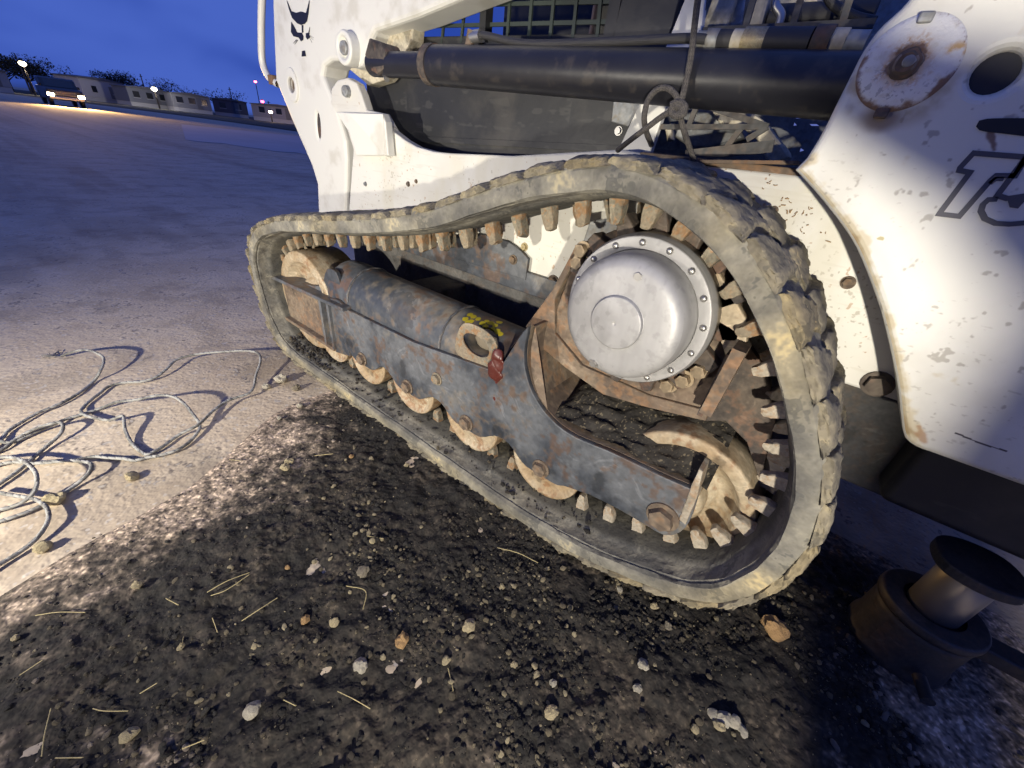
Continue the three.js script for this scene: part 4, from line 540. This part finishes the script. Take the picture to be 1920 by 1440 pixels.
{
  const p = far(122, 50); p.x -= 0; const d = p.clone().negate().normalize(), tn = Math.atan2(-d.x, -d.z) + .12;
  const t = pickup('pickup_truck', 'dark pickup truck with glowing headlights far across the lot', p, tn, [.02, .02, .022], lensGlow(90, [1, .80, .45]));
  const nose = V3(-Math.sin(tn), 0, -Math.cos(tn)), side = V3(Math.cos(tn), 0, -Math.sin(tn));
  for (const s of [-1, 1]) { const q = p.clone().addScaledVector(side, s * .825).addScaledVector(nose, .06); q.y = .70; beam(q, q.clone().addScaledVector(nose, 6).setY(.0), 520, .7, .8, 0xffc878, 4); }
}
// ---------------------------------------------------------------- far side of the lot: verge, homes, poles, trees
{
  const strip = (a, b, d0, d1, y) => { const pts = []; const n = 24; const top = [], bot = []; for (let i = 0; i <= n; i++) { const x = a + (b - a) * i / n, w = 3 * (fb(i / n, .3, 8, 3, 1600) - .5); top.push(far(x, d1)); bot.push(far(x, (typeof d0 === 'function' ? d0(x) : d0) + w)); } const pos = [], idx = []; top.forEach((t, i) => { pos.push(t.x, y, t.z, bot[i].x, y, bot[i].z); if (i < n) idx.push(2 * i, 2 * i + 2, 2 * i + 1, 2 * i + 1, 2 * i + 2, 2 * i + 3); }); const g = new THREE.BufferGeometry(); g.setAttribute('position', new THREE.Float32BufferAttribute(pos, 3)); g.setAttribute('uv', new THREE.Float32BufferAttribute(pos.filter((_, i) => i % 3 !== 1), 2)); g.setIndex(idx); g.computeVertexNormals(); return g; };
  setting('grass_verge', strip(-700, 900, x => 95 - (x > 0 ? x * .085 : 0), 240, .05), M({ map: tex(256, (u, v) => mix([.022, .024, .012], [.05, .045, .022], fb(u, v, 8, 5, 1610)), 8), roughness: 1, side: THREE.DoubleSide }));
  setting('concrete_road', strip(330, 900, x => 19 - (x - 330) * .012, 34, .006), M({ map: tex(256, (u, v) => mix([.34, .33, .32], [.42, .41, .40], fb(u, v, 6, 5, 1620)), 5), roughness: .9, side: THREE.DoubleSide }));
  const wall = (c) => M({ color: new THREE.Color().setRGB(...c), roughness: .7 }), roofM = wall([.10, .10, .11]), winM = M({ color: new THREE.Color().setRGB(.015, .017, .02), roughness: .2 }), skirtM = wall([.36, .36, .37]);
  const home = (x0, x1, d0, d1, h, c, wins, label) => {
    const a = far(x0, d0), b = far(x1, d1), mid = a.clone().add(b).multiplyScalar(.5), w = a.distanceTo(b), ang = Math.atan2(-(b.z - a.z), b.x - a.x);
    const t = thing('mobile_home', label, 'mobile home', V3(0, 0, 0), 'homes along the far verge');
    part(t, 'wall', box(-w / 2, w / 2, .7, h, -4.2, 0, .05), wall(c)); part(t, 'skirt', box(-w / 2 + .05, w / 2 - .05, 0, .7, -4.1, -.05, 0), skirtM);
    part(t, 'roof', ext(W2([[-w / 2 - .2, h], [w / 2 + .2, h], [w / 2 + .2, h + .12], [0, h + .45], [-w / 2 - .2, h + .12]]), .2, 4.6, 0), roofM);
    for (let i = 0; i < wins; i++) { const x = -w / 2 + (i + .6) * w / (wins + .2), f = part(t, 'window', box(x - .55, x + .55, 1.5, 2.5, -.02, .04, .01), winM); part(f, 'frame', box(x - .62, x + .62, 1.4, 1.5, -.02, .07, .01), skirtM); }
    part(t, 'door', box(w * .12, w * .12 + .9, .75, 2.7, -.02, .05, .01), wall([.12, .12, .13])); t.position.copy(mid); t.rotation.y = ang; return t;
  };
  home(158, 238, 120, 128, 3.5, [.34, .34, .37], 2, 'white mobile home behind the far verge, beside the lit pickup');
  home(244, 322, 118, 122, 3.0, [.13, .14, .17], 3, 'grey-blue mobile home below the lit lamp beyond the verge'); home(326, 398, 116, 118, 2.9, [.17, .175, .20], 3, 'grey mobile home with a pale skirt, next to bare shrubs');
  home(402, 466, 122, 122, 3.0, [.07, .07, .09], 2, 'dark mobile home half hidden by bare shrubs'); home(474, 575, 112, 108, 2.8, [.22, .22, .25], 3, 'pale mobile home nearest the white lift arm beyond the verge');
  home(-60, 22, 90, 95, 2.4, [.26, .26, .28], 1, 'low pale shed at the foot of the dark tree mass');
  // trees: trunk, limbs and a crown of small leaf faces
  const mBark = wall([.035, .028, .022]), mLeaf = M({ color: new THREE.Color().setRGB(.022, .024, .016), roughness: 1, side: THREE.DoubleSide });
  const tree = (x, d, h, w, n, label) => {
    const p = far(x, d), t = thing('tree', label, 'tree', V3(0, 0, 0), 'trees behind the homes'); const gs = [bar(V3(0, 0, 0), V3(.1, h * .55, 0), .22, 8, .12)]; const tips = [];
    for (let i = 0; i < 14; i++) { const a = rr(0, 6.28), q = V3(Math.cos(a) * w * rr(.2, .5), h * rr(.55, 1), Math.sin(a) * w * rr(.2, .5)); gs.push(bar(V3(.08, h * rr(.3, .55), 0), q, .07, 5, .02)); tips.push(q); }
    part(t, 'trunk', merge(gs), mBark); const pos = [];
    for (let i = 0; i < n; i++) { const c = tips[i % 14], q = V3(c.x + rr(-1, 1) * w * .2, c.y + rr(-1, .8) * h * .16, c.z + rr(-1, 1) * w * .2), s = rr(.10, .26); for (let k = 0; k < 3; k++) pos.push(q.x + rr(-s, s), q.y + rr(-s, s), q.z + rr(-s, s)); }
    const g = new THREE.BufferGeometry(); g.setAttribute('position', new THREE.Float32BufferAttribute(pos, 3)); g.computeVertexNormals(); part(t, 'crown', boxUV(g), mLeaf); t.position.copy(p);
  };
  [[-40, 130, 6, 13, 3000, 'broad dark tree above the low shed'], [20, 132, 5.4, 12, 3600, 'dark spreading tree beside the low shed'], [60, 135, 5.4, 9, 2200, 'dark tree left behind the lit pickup'], [105, 135, 5.0, 7, 1600, 'round dark tree behind the lit pickup'], [215, 150, 6.2, 8, 2400, 'dense dark tree rising behind the white mobile home'], [240, 150, 5.6, 7, 1800, 'dark tree leaning over the end of the white mobile home'], [318, 140, 5.4, 6, 900, 'thin dark tree beside the lit lamp'], [365, 140, 4.6, 5, 300, 'bare shrub behind the grey mobile home'], [410, 138, 4.8, 6, 400, 'bare shrub behind the dark mobile home'], [436, 138, 5.0, 6, 500, 'bare shrub at the end of the dark mobile home']].forEach(a => tree(...a));
  // poles
  const pole = (x, d, h, lean, label, lamp, col, r, cd) => {
    const p = far(x, d), t = thing(lamp ? 'lamp_post' : 'utility_pole', label, lamp ? 'lamp post' : 'utility pole', V3(0, 0, 0), lamp ? 'lit lamps beyond the lot' : 'utility poles beyond the lot');
    part(t, 'pole', bar(V3(0, 0, 0), V3(lean, h, 0), .14, 8, .09), mBark); if (!lamp) part(t, 'crossarm', bar(V3(lean - .8, h * .93, 0), V3(lean + .8, h * .93, 0), .06, 6), mBark);
    if (lamp) { const hd = part(t, 'lamp_head', bar(V3(lean, h, 0), V3(lean, h + .25, 0), r * .8, 10, r * .3), mBark); part(hd, 'bulb', new THREE.SphereGeometry(r, 16, 10).scale(1, .75, 1).translate(lean, h - r * .6, 0), M({ color: 0xffffff, emissive: new THREE.Color().setRGB(...col), emissiveIntensity: 14 })); }
    t.position.copy(p); if (lamp) { const l = new THREE.PointLight(new THREE.Color().setRGB(...col), cd, 0, 2); l.position.copy(p).add(V3(lean, h - r * 2.1, 0)); l.castShadow = true; l.shadow.radius = 8; scene.add(l); }
  };
  const yAt = (x, y, d) => CAMH + d * ((dv => dv.y / Math.hypot(dv.x, dv.z))(dirOf(x, y)));
  for (const [x, y, d, r, col, cd, lab] of [[62, 122, 105, .42, [1, .86, .62], 260, 'lit lamp post above the dark tree left of the pickup'], [141, 162, 108, .34, [1, .72, .38], 160, 'warm lamp post just above the lit pickup'], [297, 168, 112, .42, [1, .93, .80], 260, 'white lamp post above the grey-blue mobile home'], [509, 210, 104, .34, [1, .70, .50], 120, 'warm lamp on the pale mobile home by the lift arm'], [491, 155, 160, .36, [1, .10, .16], 20, 'upper red mast light beside the white lift arm'], [497, 191, 150, .42, [1, .06, .12], 20, 'lower red mast light beside the white lift arm']]) pole(x, d, yAt(x, y, d) + r * .6, 0, lab, true, col, r, cd);
  for (const [x, y, d, lab] of [[55, 104, 125, 'tall pole behind the lit lamp above the dark tree'], [279, 141, 125, 'leaning utility pole next to the white lamp post'], [440, 165, 125, 'thin utility pole above the dark mobile home'], [508, 190, 125, 'thin pole behind the warm lamp by the lift arm']]) pole(x, d, yAt(x, y, d), 0, lab, false);
}
// ---------------------------------------------------------------- the photographer, stooping between the headlight and the loader
{
  const sdf = (caps, k) => (x, y, z) => { let d = 9; for (const c of caps) { const ax = c[0], bx = c[1], ra = c[2], rb = c[3]; const dx = bx[0] - ax[0], dy = bx[1] - ax[1], dz = bx[2] - ax[2], px = x - ax[0], py = y - ax[1], pz = z - ax[2], t = cl((px * dx + py * dy + pz * dz) / (dx * dx + dy * dy + dz * dz + 1e-9)), e = Math.hypot(px - dx * t, py - dy * t, pz - dz * t) - (ra + (rb - ra) * t), h = cl(.5 + .5 * (d - e) / k); d = d + (e - d) * h - k * h * (1 - h); } return d; };
  const march = (f, c, half, res) => { const mc = new MarchingCubes(res, mPeb, false, false, 160000); mc.isolation = 0; for (let k = 0; k < res; k++) for (let j = 0; j < res; j++) for (let i = 0; i < res; i++) mc.field[(k * res + j) * res + i] = -f(c[0] + half * (i / res * 2 - 1), c[1] + half * (j / res * 2 - 1), c[2] + half * (k / res * 2 - 1)); mc.update(); const n = mc.count, g = new THREE.BufferGeometry(); g.setAttribute('position', new THREE.Float32BufferAttribute(mc.positionArray.slice(0, n * 3), 3)); g.setAttribute('normal', new THREE.Float32BufferAttribute(mc.normalArray.slice(0, n * 3), 3)); g.scale(half, half, half); g.translate(...c); return g; };
  const ph = camera.position.clone().addScaledVector(RIGHT, .068).addScaledVector(UP, -.008).addScaledVector(BACK, .013);
  const pg = new RoundedBoxGeometry(.156, .074, .008, 3, .0038); const phone = new THREE.Mesh(pg, mInk); phone.name = 'phone'; phone.position.copy(ph); phone.quaternion.copy(camera.quaternion); phone.userData = { label: 'black phone held out by the stooping person', category: 'phone' }; scene.add(phone);
  const w = camera.position.clone().addScaledVector(RIGHT, .175).addScaledVector(UP, -.075).addScaledVector(BACK, .03), hp = w.toArray(), el = [.425, .775, .235];
  const body = [[[.50, .05, .30], [.495, .48, .27], .050, .048], [[.495, .48, .27], [.52, .86, .40], .049, .090], [[.80, .05, .42], [.78, .48, .36], .050, .060], [[.78, .48, .36], [.70, .86, .42], .066, .092], [[.47, .035, .22], [.51, .04, .33], .035, .042], [[.78, .035, .33], [.80, .04, .45], .035, .042],
    [[.54, .90, .43], [.69, .90, .44], .105, .105], [[.61, .95, .42], [.60, 1.20, .30], .135, .150], [[.50, 1.25, .30], [.72, 1.25, .22], .075, .075], [[.49, 1.24, .31], el, .055, .036], [el, hp, .034, .024], [[.73, 1.24, .22], [.80, .98, .17], .055, .046], [[.80, .98, .17], [.72, .78, .10], .044, .032],
    [[.60, 1.28, .24], [.585, 1.37, .19], .055, .055]];
  const head = [[[.58, 1.44, .165], [.57, 1.49, .15], .088, .092], [[.565, 1.40, .125], [.57, 1.45, .13], .062, .07], [[.548, 1.43, .072], [.552, 1.455, .082], .014, .010], [[.655, 1.45, .17], [.656, 1.43, .17], .016, .014], [[.50, 1.45, .14], [.50, 1.43, .14], .016, .014]];
  const gBody = march(sdf([...body, ...head], .035), [.55, .78, .28], .86, 128);
  // the hand that grips the phone: palm, four fingers behind, thumb in front
  const o = (a, b, c) => ph.clone().addScaledVector(RIGHT, a).addScaledVector(UP, b).addScaledVector(BACK, c).toArray();
  const hand = [[hp, o(.092, -.01, .028), .028, .026], [o(.088, -.035, .024), o(.088, .03, .022), .017, .016]]; [[.030, 8.6], [.008, 9.2], [-.014, 9], [-.036, 8]].forEach(([y, r]) => { const q = r / 1000; hand.push([o(.092, y, .022), o(.070, y + .003, .024), q, q], [o(.070, y + .003, .024), o(.045, y + .004, .016), q, q * .92], [o(.045, y + .004, .016), o(.026, y + .003, .014), q * .92, q * .8]); }); hand.push([o(.098, .02, .016), o(.094, .046, .0), .012, .010], [o(.094, .046, .0), o(.070, .050, -.006), .010, .0085]);
  const gHand = march(sdf(hand, .006), o(.085, 0, .02), .12, 72);
  const pers = thing('person', 'person in dark jacket and trousers stooping to hold out a phone', 'person', V3(.62, 0, .35));
  const cloth = M({ color: new THREE.Color().setRGB(.03, .032, .04), roughness: .95, bumpMap: grain, bumpScale: .002 }), skin = M({ color: new THREE.Color().setRGB(.42, .26, .19), roughness: .55 });
  const colr = new Float32Array(gBody.attributes.position.count * 3); { const p = gBody.attributes.position; for (let i = 0; i < p.count; i++) { const y = p.getY(i), z = p.getZ(i), x = p.getX(i); const sk = (y > 1.355 && z < .27 && !(y > 1.47 || z > .19)) || (y < .84 && z < .13); const c = sk ? [.42, .26, .19] : y > 1.40 ? [.03, .022, .016] : y < .09 ? [.03, .025, .02] : y < .93 ? [.022, .026, .042] : [.035, .035, .038]; colr.set(c, i * 3); } gBody.setAttribute('color', new THREE.BufferAttribute(colr, 3)); gHand.setAttribute('color', new THREE.BufferAttribute(new Float32Array(gHand.attributes.position.count * 3).map((_, i) => [.42, .26, .19][i % 3]), 3)); }
  part(pers, 'body', mergeGeometries([gBody, gHand]), M({ vertexColors: true, roughness: .8 })); for (const x of [.538, .598]) part(pers, 'eye', new THREE.SphereGeometry(.010, 12, 8).translate(x, 1.462, .074), mInk); part(pers, 'mouth', new THREE.SphereGeometry(.018, 12, 6).scale(1, .22, .5).translate(.562, 1.402, .064), M({ color: new THREE.Color().setRGB(.26, .10, .08), roughness: .6 })); part(pers, 'cap', new THREE.SphereGeometry(.10, 24, 12, 0, 6.28, 0, 1.5).rotateX(-.35).translate(.572, 1.485, .155), cloth);
}
renderer.render(scene, camera);
